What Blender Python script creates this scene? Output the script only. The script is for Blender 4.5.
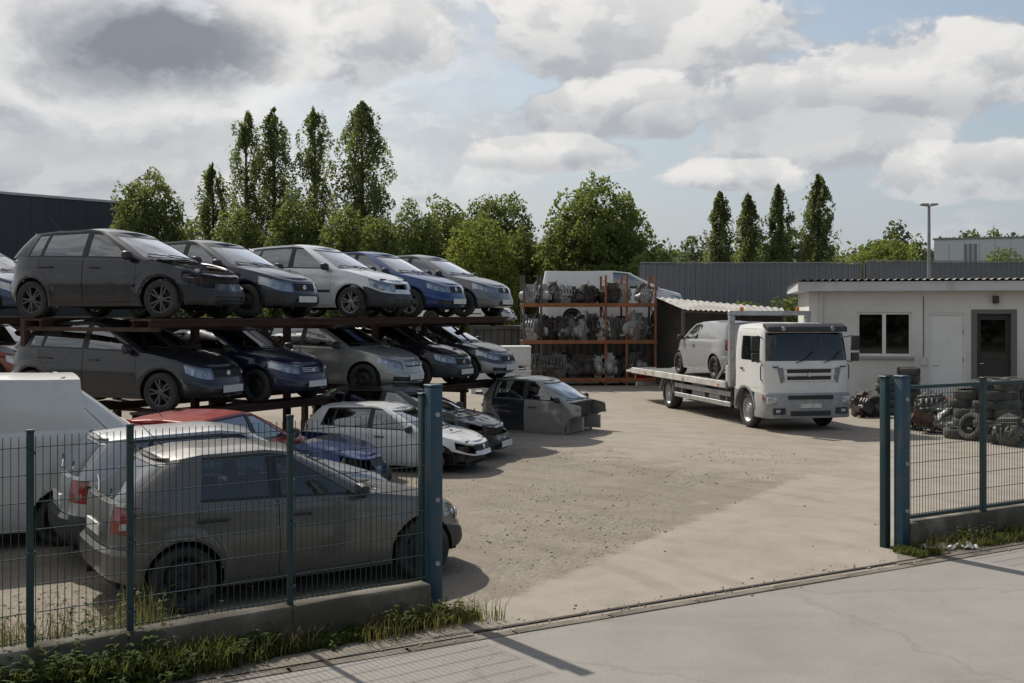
import bpy, bmesh, math, random
import numpy as np
from mathutils import Vector, Matrix, noise
from collections import defaultdict
for o in list(bpy.data.objects): bpy.data.objects.remove(o)
scene = bpy.context.scene
C = scene.collection
R = math.radians
random.seed(7)

# ------------------------------------------------------------------ camera
CAM_H, FPX, HOR = 2.75, 1100.0, 312.0
cd = bpy.data.cameras.new('camera'); cam = bpy.data.objects.new('camera', cd); C.objects.link(cam)
cam.location = (0, 0, CAM_H); cam.rotation_euler = (R(90), 0, 0)
cd.sensor_width = 36; cd.lens = FPX/1024*36; cd.shift_y = -(341.5-HOR)/1024
cd.clip_end = 3000; cd.clip_start = .05
scene.camera = cam

# ------------------------------------------------------------------ world: sky with broken cloud
SUN_EL, SUN_AZ = R(44), R(-36)           # azimuth measured from +Y towards +X: the sun stands behind the yard, to the left
w = bpy.data.worlds.new('World'); scene.world = w; w.use_nodes = True
nt = w.node_tree; nt.nodes.clear()
def N(t, **kw):
    n = nt.nodes.new(t)
    for k, v in kw.items(): setattr(n, k, v)
    return n
def LK(a, b): nt.links.new(a, b)
def M2(op, a, b=None, c=None, clamp=False):
    n = N('ShaderNodeMath', operation=op); n.use_clamp = clamp
    for i, q in enumerate((a, b, c)):
        if q is None: continue
        if isinstance(q, (int, float)): n.inputs[i].default_value = q
        else: LK(q, n.inputs[i])
    return n.outputs[0]
def SS(x, lo, hi):
    n = N('ShaderNodeMapRange', interpolation_type='SMOOTHSTEP')
    LK(x, n.inputs[0]); n.inputs[1].default_value = lo; n.inputs[2].default_value = hi
    return n.outputs[0]
def MIXC(f, a, b):
    n = N('ShaderNodeMix', data_type='RGBA')
    if isinstance(f, (int, float)): n.inputs[0].default_value = f
    else: LK(f, n.inputs[0])
    for i, q in ((6, a), (7, b)):
        if isinstance(q, tuple): n.inputs[i].default_value = (*q, 1)
        else: LK(q, n.inputs[i])
    return n.outputs[2]
sky = N('ShaderNodeTexSky'); sky.sky_type = 'NISHITA'; sky.sun_disc = False
sky.sun_elevation = SUN_EL; sky.sun_rotation = SUN_AZ
sky.air_density = 1.2; sky.dust_density = 2.5; sky.ozone_density = 1.0
tc = N('ShaderNodeTexCoord'); sp = N('ShaderNodeSeparateXYZ'); LK(tc.outputs['Generated'], sp.inputs[0])
dx, dy, dz = sp.outputs
az = M2('ARCTAN2', dx, dy); el = M2('ARCSINE', dz)
# cloud layer coordinates: direction carried onto a flat layer overhead
den = M2('ADD', M2('MAXIMUM', dz, 0.0), 0.30)
cv = N('ShaderNodeCombineXYZ'); LK(M2('DIVIDE', dx, den), cv.inputs[0]); LK(M2('DIVIDE', dy, den), cv.inputs[1])
LK(M2('MULTIPLY', dz, 1.6), cv.inputs[2])
def NOISE(vec, scale, det, rough=.55, off=(0,0,0), dist=0):
    mp = N('ShaderNodeMapping'); mp.inputs['Location'].default_value = off; LK(vec, mp.inputs[0])
    n = N('ShaderNodeTexNoise'); LK(mp.outputs[0], n.inputs['Vector'])
    n.inputs['Scale'].default_value = scale; n.inputs['Detail'].default_value = det
    n.inputs['Roughness'].default_value = rough; n.inputs['Distortion'].default_value = dist
    return n.outputs[0]
ae = N('ShaderNodeCombineXYZ'); LK(az, ae.inputs[0]); LK(M2('MULTIPLY', el, 1.45), ae.inputs[1])
ae2 = N('ShaderNodeCombineXYZ'); LK(M2('MULTIPLY', az, .62), ae2.inputs[0]); LK(M2('MULTIPLY', el, 1.5), ae2.inputs[1]); LK(M2('MULTIPLY', dz, .3), ae2.inputs[2])
n1 = NOISE(ae2.outputs[0], 5.2, 9, .55, (3.1, 1.7, .4), .3)      # broad sheets
n2 = NOISE(ae.outputs[0], 13, 9, .58, (1.2, 5.5, 2.2), .25)      # billows
n3 = NOISE(ae2.outputs[0], 3.4, 6, .5, (7.7, 2.1, .2), .2)
n2o = NOISE(ae.outputs[0], 13, 9, .58, (1.2+.018, 5.5-.03, 2.2), .25)   # the same billows looked up a little towards the sun
relief = SS(M2('SUBTRACT', n2, n2o), -.07, .07)
wob = M2('ADD', M2('MULTIPLY', M2('SUBTRACT', n2, .5), 1.25), M2('MULTIPLY', M2('SUBTRACT', n1, .5), .7))
def blob(px, py, rx, ry):
    a0 = math.atan((px-512)/FPX); e0 = math.atan((HOR-py)/math.hypot(FPX, px-512))
    u = M2('DIVIDE', M2('SUBTRACT', az, a0), rx/FPX); v = M2('DIVIDE', M2('SUBTRACT', el, e0), ry/FPX)
    d = M2('SQRT', M2('ADD', M2('MULTIPLY', u, u), M2('MULTIPLY', v, v)))
    return d, v
def acc(lst):
    r = lst[0]
    for q in lst[1:]: r = M2('MAXIMUM', r, q)
    return r
# cumulus heaps seen in the photograph (direction, angular size); each bright above and grey below
heaps = [(600,106,100,32),(655,118,40,20),(545,153,80,18),(880,92,150,50),(975,70,90,44),(1000,165,110,30),(850,140,110,30),(735,176,58,16),(630,35,190,70),(20,165,170,34),(330,30,150,60)]
hc, hs = [], []
for b in heaps:
    d, v = blob(*b)
    cvg = SS(M2('ADD', d, M2('MULTIPLY', wob, -1.35)), 1.08, .82)
    hc.append(cvg); hs.append(M2('MULTIPLY', cvg, SS(M2('ADD', v, M2('MULTIPLY', wob, 1.1)), -.6, .5)))
heapcov = acc(hc); heaplit = acc(hs)
dd, dv = blob(150, 45, 135, 62); dwob = M2('SUBTRACT', dd, M2('MULTIPLY', wob, 1.0)); ddk = SS(dwob, 1.12, .45)
d2, _ = blob(95, 138, 200, 40); d2k = M2('MULTIPLY', SS(M2('SUBTRACT', d2, M2('MULTIPLY', wob, 1.5)), 1.3, .2), .75)
d5, _ = blob(800, 118, 210, 30); d5k = M2('MULTIPLY', SS(M2('SUBTRACT', d5, M2('MULTIPLY', wob, 1.4)), 1.2, .3), .55)
d3, _ = blob(860, 12, 150, 60); d4, _ = blob(720, 190, 200, 70)
gap = acc([SS(d3, 1.5, .5), M2('MULTIPLY', SS(d4, 1.5, .4), .8)])
# sheet cloud everywhere, thicker towards the sun's side
base = M2('ADD', M2('ADD', n1, M2('MULTIPLY', M2('SUBTRACT', n2, .5), .35)), M2('MULTIPLY', dx, -.42))
sheet = SS(M2('SUBTRACT', base, M2('MULTIPLY', gap, .45)), .34, .60)
cover = M2('MINIMUM', acc([M2('MULTIPLY', sheet, .9), heapcov, ddk]), 1.0)
K = .95
lit = SS(M2('ADD', M2('ADD', M2('MULTIPLY', n3, .6), M2('MULTIPLY', n2, .35)), M2('MULTIPLY', relief, .12)), .34, .72)
ccol = MIXC(lit, (4.0*K, 4.25*K, 4.65*K), (8.2*K, 8.1*K, 7.9*K))
hl2 = M2('ADD', M2('MULTIPLY', heaplit, .75), M2('MULTIPLY', relief, .25))
ccol = MIXC(M2('MULTIPLY', heapcov, .8), ccol, MIXC(hl2, (4.5*K, 4.7*K, 5.05*K), (8.5*K, 8.35*K, 8.1*K)))
ccol = MIXC(acc([d2k, d5k]), ccol, (4.5*K, 4.75*K, 5.1*K))
# the big grey cloud, its edge lit by the sun behind it
rim = M2('MULTIPLY', SS(dwob, 1.55, 1.05), M2('SUBTRACT', 1.0, ddk))
ccol = MIXC(M2('MULTIPLY', rim, .55), ccol, (9.3*K, 9.1*K, 8.8*K))
dcl = MIXC(SS(M2('ADD', M2('MULTIPLY', n1, .5), M2('MULTIPLY', n2, .5)), .3, .7), (2.3*K, 2.55*K, 2.95*K), (2.8*K, 3.05*K, 3.45*K))
ccol = MIXC(ddk, ccol, dcl)
hz = SS(el, .30, .0)
skyc = MIXC(M2('ADD', M2('MULTIPLY', hz, .6), .12), sky.outputs[0], (4.3, 4.95, 5.9))
ccol = MIXC(M2('MULTIPLY', SS(el, .13, .0), .8), ccol, (5.6, 5.8, 6.1))
fin = MIXC(cover, skyc, ccol)
bg = N('ShaderNodeBackground'); LK(fin, bg.inputs[0]); bg.inputs[1].default_value = .09
wo = N('ShaderNodeOutputWorld'); LK(bg.outputs[0], wo.inputs[0])

# ------------------------------------------------------------------ sun and exposure
sd = bpy.data.lights.new('sun', 'SUN'); so = bpy.data.objects.new('sun', sd); C.objects.link(so)
sd.energy = 4.2; sd.angle = R(.9); sd.color = (1, .94, .845)
sdir = Vector((math.sin(SUN_AZ)*math.cos(SUN_EL), math.cos(SUN_AZ)*math.cos(SUN_EL), math.sin(SUN_EL)))
so.rotation_euler = sdir.to_track_quat('Z', 'Y').to_euler(); so.location = (-20, 30, 30)
vs = scene.view_settings; vs.view_transform = 'Standard'; vs.look = 'None'; vs.exposure = .24; vs.gamma = 1
scene.cycles.max_bounces = 8; scene.cycles.transparent_max_bounces = 24

# ------------------------------------------------------------------ helpers
def P(px, py, z=0.0):                     # where the sight line through a pixel meets the level z
    Y = FPX*(CAM_H-z)/(py-HOR)
    return Vector(((px-512)/FPX*Y, Y, z))
def Q(px, py, Y):                         # the point on the sight line at depth Y
    return Vector(((px-512)/FPX*Y, Y, CAM_H-(py-HOR)/FPX*Y))
def tag(o, label, cat=None, group=None, kind=None):
    if label: o['label'] = label
    if cat: o['category'] = cat
    if group: o['group'] = group
    if kind: o['kind'] = kind
    return o
def thing(name, label, cat, loc=(0,0,0), rz=0, group=None):
    o = bpy.data.objects.new(name, None); C.objects.link(o); o.empty_display_size = .2
    o.location = loc; o.rotation_euler = (0, 0, rz)
    return tag(o, label, cat, group)
def link(name, me, parent=None, loc=None, rot=None):
    o = bpy.data.objects.new(name, me); C.objects.link(o)
    if parent: o.parent = parent
    if loc is not None: o.location = loc
    if rot is not None: o.rotation_euler = rot
    return o
def copy_tree(o, parent=None):
    c = o.copy(); C.objects.link(c)
    if parent: c.parent = parent
    for ch in list(o.children): copy_tree(ch, c)
    return c
class MB:
    def __init__(s): s.v = []; s.f = []
    def add(s, vs, fs):
        b = len(s.v); s.v += [tuple(p) for p in vs]; s.f += [tuple(i+b for i in f) for f in fs]; return s
    def box(s, x0, x1, y0, y1, z0, z1, M=None):
        vs = [Vector((x, y, z)) for x in (x0, x1) for y in (y0, y1) for z in (z0, z1)]
        if M is not None: vs = [M @ p for p in vs]
        return s.add(vs, [(0,1,3,2),(4,6,7,5),(0,4,5,1),(2,3,7,6),(0,2,6,4),(1,5,7,3)])
    def tube(s, pts, r, n=8, cap=True):
        pts = [Vector(p) for p in pts]; rs = r if isinstance(r, (list, tuple)) else [r]*len(pts)
        rings = []; prev = None
        for i, p in enumerate(pts):
            t = (pts[min(i+1, len(pts)-1)]-pts[max(i-1, 0)])
            t = t.normalized() if t.length > 1e-9 else Vector((0,0,1))
            if prev is None:
                a = Vector((0,0,1)) if abs(t.z) < .9 else Vector((1,0,0))
            else: a = prev
            u = (a-t*a.dot(t)); u = u.normalized() if u.length > 1e-6 else t.orthogonal().normalized()
            prev = u; q = t.cross(u)
            rings.append([p+(u*math.cos(2*math.pi*k/n+math.pi/n)+q*math.sin(2*math.pi*k/n+math.pi/n))*rs[i] for k in range(n)])
        vs = [p for r_ in rings for p in r_]; fs = []
        for i in range(len(pts)-1):
            for k in range(n): fs.append((i*n+k, i*n+(k+1)%n, (i+1)*n+(k+1)%n, (i+1)*n+k))
        if cap: fs.append(tuple(range(n))[::-1]); fs.append(tuple((len(pts)-1)*n+k for k in range(n)))
        return s.add(vs, fs)
    def lathe(s, prof, n=24, axis='z', at=(0,0,0), closed=False, M=None):
        vs = []; at = Vector(at)
        for (r, h) in prof:
            for k in range(n):
                a = 2*math.pi*k/n; c, d = r*math.cos(a), r*math.sin(a)
                p = {'z': Vector((c, d, h)), 'y': Vector((d, h, c)), 'x': Vector((h, c, d))}[axis]
                if M is not None: p = M @ p
                vs.append(p+at)
        fs = []; m = len(prof)
        for i in range(m if closed else m-1):
            j = (i+1) % m
            for k in range(n): fs.append((i*n+k, i*n+(k+1)%n, j*n+(k+1)%n, j*n+k))
        return s.add(vs, fs)
    def prism(s, poly, lo, hi, axis='y', M=None):       # poly in the two other axes, extruded lo..hi
        def mk(a, b, h):
            p = {'y': Vector((a, h, b)), 'z': Vector((a, b, h)), 'x': Vector((h, a, b))}[axis]
            return M @ p if M is not None else p
        n = len(poly); vs = [mk(a, b, lo) for a, b in poly]+[mk(a, b, hi) for a, b in poly]
        fs = [tuple(range(n)), tuple(range(2*n-1, n-1, -1))]
        for i in range(n): fs.append((i, i+n, (i+1)%n+n, (i+1)%n))
        return s.add(vs, fs)
    def mesh(s, name, mat=None, bevel=0, smooth=False, angle=35, segs=2):
        me = bpy.data.meshes.new(name); me.from_pydata(s.v, [], s.f)
        bm = bmesh.new(); bm.from_mesh(me)
        bmesh.ops.recalc_face_normals(bm, faces=bm.faces)
        if bevel:
            es = [e for e in bm.edges if e.is_manifold and e.calc_face_angle(0) > R(30)]
            bmesh.ops.bevel(bm, geom=es, offset=bevel, segments=segs, profile=.5, affect='EDGES', clamp_overlap=True)
        if smooth or bevel:
            for f in bm.faces: f.smooth = True
        bm.to_mesh(me); bm.free()
        if smooth or bevel: me.set_sharp_from_angle(angle=R(angle))
        if mat: me.materials.append(mat)
        return me
    def obj(s, name, mat=None, parent=None, **kw):
        return link(name, s.mesh(name, mat, **kw), parent)
def RZ(a, loc=(0,0,0)): return Matrix.Translation(loc) @ Matrix.Rotation(a, 4, 'Z')
def npmesh(name, V, F, mat=None, smooth=False):          # quads, fast
    me = bpy.data.meshes.new(name); V = np.asarray(V, np.float32); F = np.asarray(F, np.int32)
    me.vertices.add(len(V)); me.vertices.foreach_set('co', V.ravel())
    me.loops.add(F.size); me.loops.foreach_set('vertex_index', F.ravel())
    me.polygons.add(len(F)); k = F.shape[1]
    me.polygons.foreach_set('loop_start', np.arange(0, F.size, k)); me.polygons.foreach_set('loop_total', np.full(len(F), k))
    if smooth: me.polygons.foreach_set('use_smooth', np.ones(len(F), bool))
    me.update(); me.validate()
    if mat: me.materials.append(mat)
    return me
def spline(keys):                                        # smooth monotone interpolation through keys
    xs = [k[0] for k in keys]; ys = [k[1] for k in keys]; n = len(xs)
    d = [(ys[i+1]-ys[i])/(xs[i+1]-xs[i]) for i in range(n-1)]
    m = [d[0]]+[0 if d[i-1]*d[i] <= 0 else 2*d[i-1]*d[i]/(d[i-1]+d[i]) for i in range(1, n-1)]+[d[-1]]
    def f(x):
        if x <= xs[0]: return ys[0]
        if x >= xs[-1]: return ys[-1]
        i = 0
        while x > xs[i+1]: i += 1
        h = xs[i+1]-xs[i]; t = (x-xs[i])/h
        return (1+2*t)*(1-t)**2*ys[i]+t*(1-t)**2*h*m[i]+t*t*(3-2*t)*ys[i+1]+t*t*(t-1)*h*m[i+1]
    return f
def sst(a, b, x):
    t = min(1, max(0, (x-a)/(b-a))) if a != b else float(x > a)
    return t*t*(3-2*t)

# ------------------------------------------------------------------ materials
MATS = {}
def mat_base(name):
    m = bpy.data.materials.new(name); m.use_nodes = True; t = m.node_tree
    b = t.nodes['Principled BSDF']; return m, t, b
def nd(t, ty, **kw):
    n = t.nodes.new(ty)
    for k, v in kw.items(): setattr(n, k, v)
    return n
def noise_n(t, scale, det=4, rough=.55, coord='Object', dist=0, vec=None):
    n = nd(t, 'ShaderNodeTexNoise'); n.inputs['Scale'].default_value = scale; n.inputs['Detail'].default_value = det
    n.inputs['Roughness'].default_value = rough; n.inputs['Distortion'].default_value = dist
    if vec is None:
        tcn = nd(t, 'ShaderNodeTexCoord'); vec = tcn.outputs[coord]
    t.links.new(vec, n.inputs['Vector']); return n.outputs[0]
def ramp(t, x, stops):
    n = nd(t, 'ShaderNodeValToRGB'); e = n.color_ramp.elements
    while len(e) < len(stops): e.new(.5)
    for q, (p, c) in zip(e, stops): q.position = p; q.color = (*c, 1) if len(c) == 3 else c
    t.links.new(x, n.inputs[0]); return n.outputs[0]
def mixc(t, f, a, b, mode='MIX'):
    n = nd(t, 'ShaderNodeMix', data_type='RGBA', blend_type=mode)
    if isinstance(f, (int, float)): n.inputs[0].default_value = f
    else: t.links.new(f, n.inputs[0])
    for i, q in ((6, a), (7, b)):
        if isinstance(q, tuple): n.inputs[i].default_value = (*q, 1)
        else: t.links.new(q, n.inputs[i])
    return n.outputs[2]
def mth(t, op, a, b=None, clamp=False):
    n = nd(t, 'ShaderNodeMath', operation=op); n.use_clamp = clamp
    for i, q in enumerate((a, b)):
        if q is None: continue
        if isinstance(q, (int, float)): n.inputs[i].default_value = q
        else: t.links.new(q, n.inputs[i])
    return n.outputs[0]
def sstep(t, x, lo, hi):
    n = nd(t, 'ShaderNodeMapRange', interpolation_type='SMOOTHSTEP')
    t.links.new(x, n.inputs[0]); n.inputs[1].default_value = lo; n.inputs[2].default_value = hi; return n.outputs[0]
def bump(t, b, h, strength=.3, dist=.01):
    n = nd(t, 'ShaderNodeBump'); n.inputs['Strength'].default_value = strength; n.inputs['Distance'].default_value = dist
    t.links.new(h, n.inputs['Height']); t.links.new(n.outputs[0], b.inputs['Normal'])
def simple(name, col, rough=.6, metal=0, var=.25, scale=6, bmp=0, dirt=0, dirtcol=(.16,.13,.10), coat=0):
    if name in MATS: return MATS[name]
    m, t, b = mat_base(name); x = noise_n(t, scale, 5, .6)
    c = mixc(t, x, tuple(k*(1-var) for k in col), tuple(min(1, k*(1+var)) for k in col))
    if dirt:
        d = sstep(t, noise_n(t, scale*.45, 6, .68, dist=.5), .5-.25*dirt, .8-.2*dirt)
        d = mth(t, 'MULTIPLY', d, min(1, dirt*1.3)); c = mixc(t, d, c, dirtcol)
        r = mth(t, 'ADD', mth(t, 'MULTIPLY', d, .4), rough, clamp=True); t.links.new(r, b.inputs['Roughness'])
    else: b.inputs['Roughness'].default_value = rough
    t.links.new(c, b.inputs['Base Color']); b.inputs['Metallic'].default_value = metal
    b.inputs['Coat Weight'].default_value = coat
    if bmp: bump(t, b, noise_n(t, scale*6, 5), bmp, .01)
    MATS[name] = m; return m
def paint(name, col, dust=.35, metal=.35, rough=.32, coat=.8):
    if name in MATS: return MATS[name]
    m, t, b = mat_base(name); tcn = nd(t, 'ShaderNodeTexCoord'); oc = tcn.outputs['Object']
    v = noise_n(t, 1.7, 5, .6, vec=oc); fine = noise_n(t, 34, 4, .7, vec=oc)
    c = mixc(t, v, tuple(k*.86 for k in col), tuple(min(1, k*1.1) for k in col))
    # settled dust and road dirt: more on the flat tops and along the sills
    g = nd(t, 'ShaderNodeNewGeometry'); s = nd(t, 'ShaderNodeSeparateXYZ'); t.links.new(g.outputs['Normal'], s.inputs[0])
    up = sstep(t, s.outputs[2], .25, 1.0)
    so_ = nd(t, 'ShaderNodeSeparateXYZ'); t.links.new(oc, so_.inputs[0])
    low = sstep(t, mth(t, 'ADD', so_.outputs[2], mth(t, 'MULTIPLY', mth(t, 'SUBTRACT', v, .5), .5)), .62, .2)
    st = noise_n(t, 5, 6, .7, vec=oc, dist=.6)
    d = mth(t, 'ADD', mth(t, 'MULTIPLY', up, .38), mth(t, 'MULTIPLY', low, .62))
    d = mth(t, 'ADD', d, mth(t, 'MULTIPLY', sstep(t, st, .42, .78), .5))
    d = mth(t, 'MULTIPLY', mth(t, 'MULTIPLY', d, mth(t, 'ADD', fine, .45)), dust*.72, clamp=True)
    c = mixc(t, d, c, (.15, .134, .112)); t.links.new(c, b.inputs['Base Color'])
    t.links.new(mth(t, 'ADD', mth(t, 'MULTIPLY', d, .55), rough, clamp=True), b.inputs['Roughness'])
    b.inputs['Metallic'].default_value = metal; b.inputs['Specular IOR Level'].default_value = .3
    t.links.new(mth(t, 'MULTIPLY', mth(t, 'SUBTRACT', 1.0, d, clamp=True), coat), b.inputs['Coat Weight']); b.inputs['Coat Roughness'].default_value = .06
    bump(t, b, v, .10, .02)
    MATS[name] = m; return m
def glass(name, tint=(.30,.345,.34), dust=.06, refl=(2.0, .10)):
    if name in MATS: return MATS[name]
    m, t, b = mat_base(name); t.nodes.remove(b); out = t.nodes['Material Output']
    tr = nd(t, 'ShaderNodeBsdfTransparent'); tr.inputs[0].default_value = (*tint, 1)
    gl = nd(t, 'ShaderNodeBsdfGlossy'); gl.inputs['Roughness'].default_value = .03; gl.inputs[0].default_value = (.95, .97, 1, 1)
    df = nd(t, 'ShaderNodeBsdfDiffuse'); df.inputs[0].default_value = (.33, .31, .27, 1)
    fr = nd(t, 'ShaderNodeFresnel'); fr.inputs[0].default_value = 1.52
    a = nd(t, 'ShaderNodeMixShader'); t.links.new(mth(t, 'ADD', mth(t, 'MULTIPLY', fr.outputs[0], refl[0]), refl[1], clamp=True), a.inputs[0])
    t.links.new(tr.outputs[0], a.inputs[1]); t.links.new(gl.outputs[0], a.inputs[2])
    c = nd(t, 'ShaderNodeMixShader'); x = sstep(t, noise_n(t, 2.6, 6, .7, dist=.4), .35, .85)
    t.links.new(mth(t, 'MULTIPLY', x, dust), c.inputs[0]); t.links.new(a.outputs[0], c.inputs[1]); t.links.new(df.outputs[0], c.inputs[2])
    t.links.new(c.outputs[0], out.inputs[0]); MATS[name] = m; return m
def leafmat(name, dark, light, trans=.35):
    m, t, b = mat_base(name); g = nd(t, 'ShaderNodeNewGeometry')
    x = mth(t, 'ADD', mth(t, 'MULTIPLY', g.outputs['Random Per Island'], .6), mth(t, 'MULTIPLY', noise_n(t, .5, 3), .5))
    c = mixc(t, x, dark, light); t.links.new(c, b.inputs['Base Color']); b.inputs['Roughness'].default_value = .7
    b.inputs['Specular IOR Level'].default_value = .15
    out = t.nodes['Material Output']; tl = nd(t, 'ShaderNodeBsdfTranslucent'); t.links.new(mixc(t, .5, c, (.30,.34,.07)), tl.inputs[0])
    mx = nd(t, 'ShaderNodeMixShader'); mx.inputs[0].default_value = trans
    t.links.new(b.outputs[0], mx.inputs[1]); t.links.new(tl.outputs[0], mx.inputs[2]); t.links.new(mx.outputs[0], out.inputs[0])
    return m
M_RUBBER = simple('rubber', (.018,.018,.019), .8, var=.4, scale=9, dirt=.45, dirtcol=(.09,.08,.068), bmp=.2)
M_PLASTIC = simple('black_plastic', (.022,.023,.025), .55, var=.3, scale=7, dirt=.3, dirtcol=(.10,.09,.075))
M_TRIM = simple('window_rubber', (.010,.010,.011), .5, var=.2)
M_DARK = simple('underbody_dark', (.012,.012,.012), .9)
M_ALLOY = simple('alloy', (.34,.345,.35), .38, .75, .2, 14, dirt=.35, dirtcol=(.10,.085,.07))
M_STEELRIM = simple('steel_rim', (.03,.03,.032), .55, .5, .3, 14, dirt=.4, dirtcol=(.09,.075,.06))
M_CHROME = simple('chrome', (.55,.56,.57), .18, 1, .1)
M_LAMP = simple('lamp_lens', (.42,.44,.46), .12, .55, .25, 16, dirt=.15, coat=1)
M_RED = simple('tail_lens', (.23,.012,.012), .16, 0, .3, 10, dirt=.15, coat=1)
M_AMBER = simple('amber_lens', (.5,.16,.02), .2, 0, .2, 10)
M_SEAT = simple('seat_cloth', (.045,.046,.05), .9, 0, .3, 12)
M_PLATE = simple('plate_white', (.62,.62,.58), .5, 0, .1, 20, dirt=.3)
M_ENGINE = simple('engine_alu', (.17,.165,.16), .5, .6, .5, 10, dirt=.6, dirtcol=(.05,.04,.032), bmp=.3)
M_ENGINE2 = simple('engine_iron', (.05,.046,.043), .6, .5, .5, 10, dirt=.5, dirtcol=(.10,.07,.05), bmp=.3)
M_ENGINE3 = simple('engine_cover', (.30,.30,.295), .5, .3, .4, 10, dirt=.4, dirtcol=(.08,.07,.055), bmp=.3)
M_RUST = simple('rust_brown', (.11,.045,.026), .85, .1, .5, 7, bmp=.3, dirt=.5, dirtcol=(.05,.026,.018))
M_GLASSN = glass('near_glass', (.48,.53,.50), .10, (1.5, .03)); M_GLASST = glass('truck_glass', (.24,.27,.27), .05, (1.1, .01)); M_LENS = glass('lamp_glass', (.85,.87,.88), .12); M_GLASS = glass('car_glass'); M_GLASSD = glass('car_glass_dark', (.24,.27,.27), .06); M_GLASSO = glass('office_glass', (.32,.35,.36), .05, (1.0, 0))
# ------------------------------------------------------------------ wheels
def wheel_meshes():
    D = {}
    r, wd = .305, .095
    mb = MB(); prof = [(.205,-wd*.82),(.225,-wd),(.265,-wd*1.04),(.292,-wd*.9),(.302,-wd*.7),(.305,-wd*.3),(.3,-wd*.28),(.3,-wd*.2),(.305,-wd*.18),(.305,wd*.18),(.3,wd*.2),(.3,wd*.28),(.305,wd*.3),(.302,wd*.7),(.292,wd*.9),(.265,wd*1.04),(.225,wd),(.205,wd*.82)]
    mb.lathe(prof, 40, 'y', closed=True); D['tyre'] = mb.mesh('tyre', M_RUBBER, smooth=True)
    def barrel(mb):
        mb.lathe([(.214,.085),(.214,.075),(.2,.07),(.196,-.07),(.214,-.085)], 40, 'y')
    # outer face looks along +y
    mb = MB(); barrel(mb); mb.lathe([(.203,.082),(.216,.086),(.214,.07)], 40, 'y')
    for k in range(5):
        for s in (-1, 1):
            a = 2*math.pi*k/5+s*.19
            M = Matrix.Rotation(a, 4, 'Y')
            mb.prism([(-.013,.045),(.013,.045),(.018,.205),(-.016,.205)], .035, .07, 'y', M=M)
    mb.lathe([(0,.075),(.03,.074),(.058,.066),(.066,.045),(.07,.03)], 24, 'y')
    mb.lathe([(.12,-.02),(.0,-.02)], 24, 'y')
    D['alloy'] = mb.mesh('alloy_rim', M_ALLOY, bevel=.003, segs=1)
    D['dalloy'] = D['alloy'].copy(); D['dalloy'].materials.clear(); D['dalloy'].materials.append(simple('alloy_dark', (.09,.09,.092), .45, .6, .25, 14, dirt=.35, dirtcol=(.07,.06,.05)))
    mb = MB(); barrel(mb)
    prof = [(0,.05),(.035,.052),(.05,.06),(.085,.062),(.105,.045),(.16,.03),(.19,.05),(.205,.08)]
    n = 32; mb.lathe(prof, n, 'y')
    # ventilation holes: drop alternate faces of the outer dish
    fs = []
    base = len(mb.f)-(len(prof)-1)*n
    for i, f in enumerate(mb.f):
        if i >= base:
            ring = (i-base)//n; k = (i-base) % n
            if ring == 5 and k % 4 in (0,): continue
        fs.append(f)
    mb.f = fs
    for k in range(5):
        a = 2*math.pi*k/5; mb.lathe([(.009,.062),(.009,.07),(0,.071)], 8, 'y', at=(.067*math.sin(a), 0, .067*math.cos(a)))
    D['steel'] = mb.mesh('steel_rim', M_STEELRIM, smooth=True)
    mb = MB(); barrel(mb); mb.lathe([(0,.07),(.06,.068),(.075,.06),(.13,.062),(.19,.07),(.214,.08)], 40, 'y')
    for k in range(7):
        M = Matrix.Rotation(2*math.pi*k/7, 4, 'Y'); mb.prism([(-.022,.08),(.022,.08),(.034,.195),(-.034,.195)], .062, .076, 'y', M=M)
    D['hub'] = mb.mesh('wheel_trim', M_ALLOY, bevel=.003, segs=1)
    mb = MB(); mb.lathe([(0,.03),(.05,.03),(.06,.02),(.13,.02),(.13,.0),(0,0)], 24, 'y')
    for k in range(5):
        a = 2*math.pi*k/5; mb.tube([(.05*math.sin(a),.03,.05*math.cos(a)),(.05*math.sin(a),.055,.05*math.cos(a))], .007, 6)
    D['disc'] = mb.mesh('brake_disc', M_RUST, smooth=True)
    return D
WH = wheel_meshes()
def add_wheel(root, x, y, r, kind, side, steer=0, squash=0):
    if kind is None: return
    k = r/.305
    if kind == 'disc':
        o = link('brake_disc', WH['disc'], root, (x, y-side*.06, r)); o.rotation_euler = (0, 0, 0 if side > 0 else math.pi); return
    o = link('wheel', WH['tyre'], root, (x, y, r-squash)); o.scale = (k, 1.02, k); o.rotation_euler = (0, random.uniform(0, 6), (0 if side > 0 else math.pi)+steer)
    o.rotation_mode = 'YXZ' if False else 'XYZ'
    q = link('rim', WH[kind], o)

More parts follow.
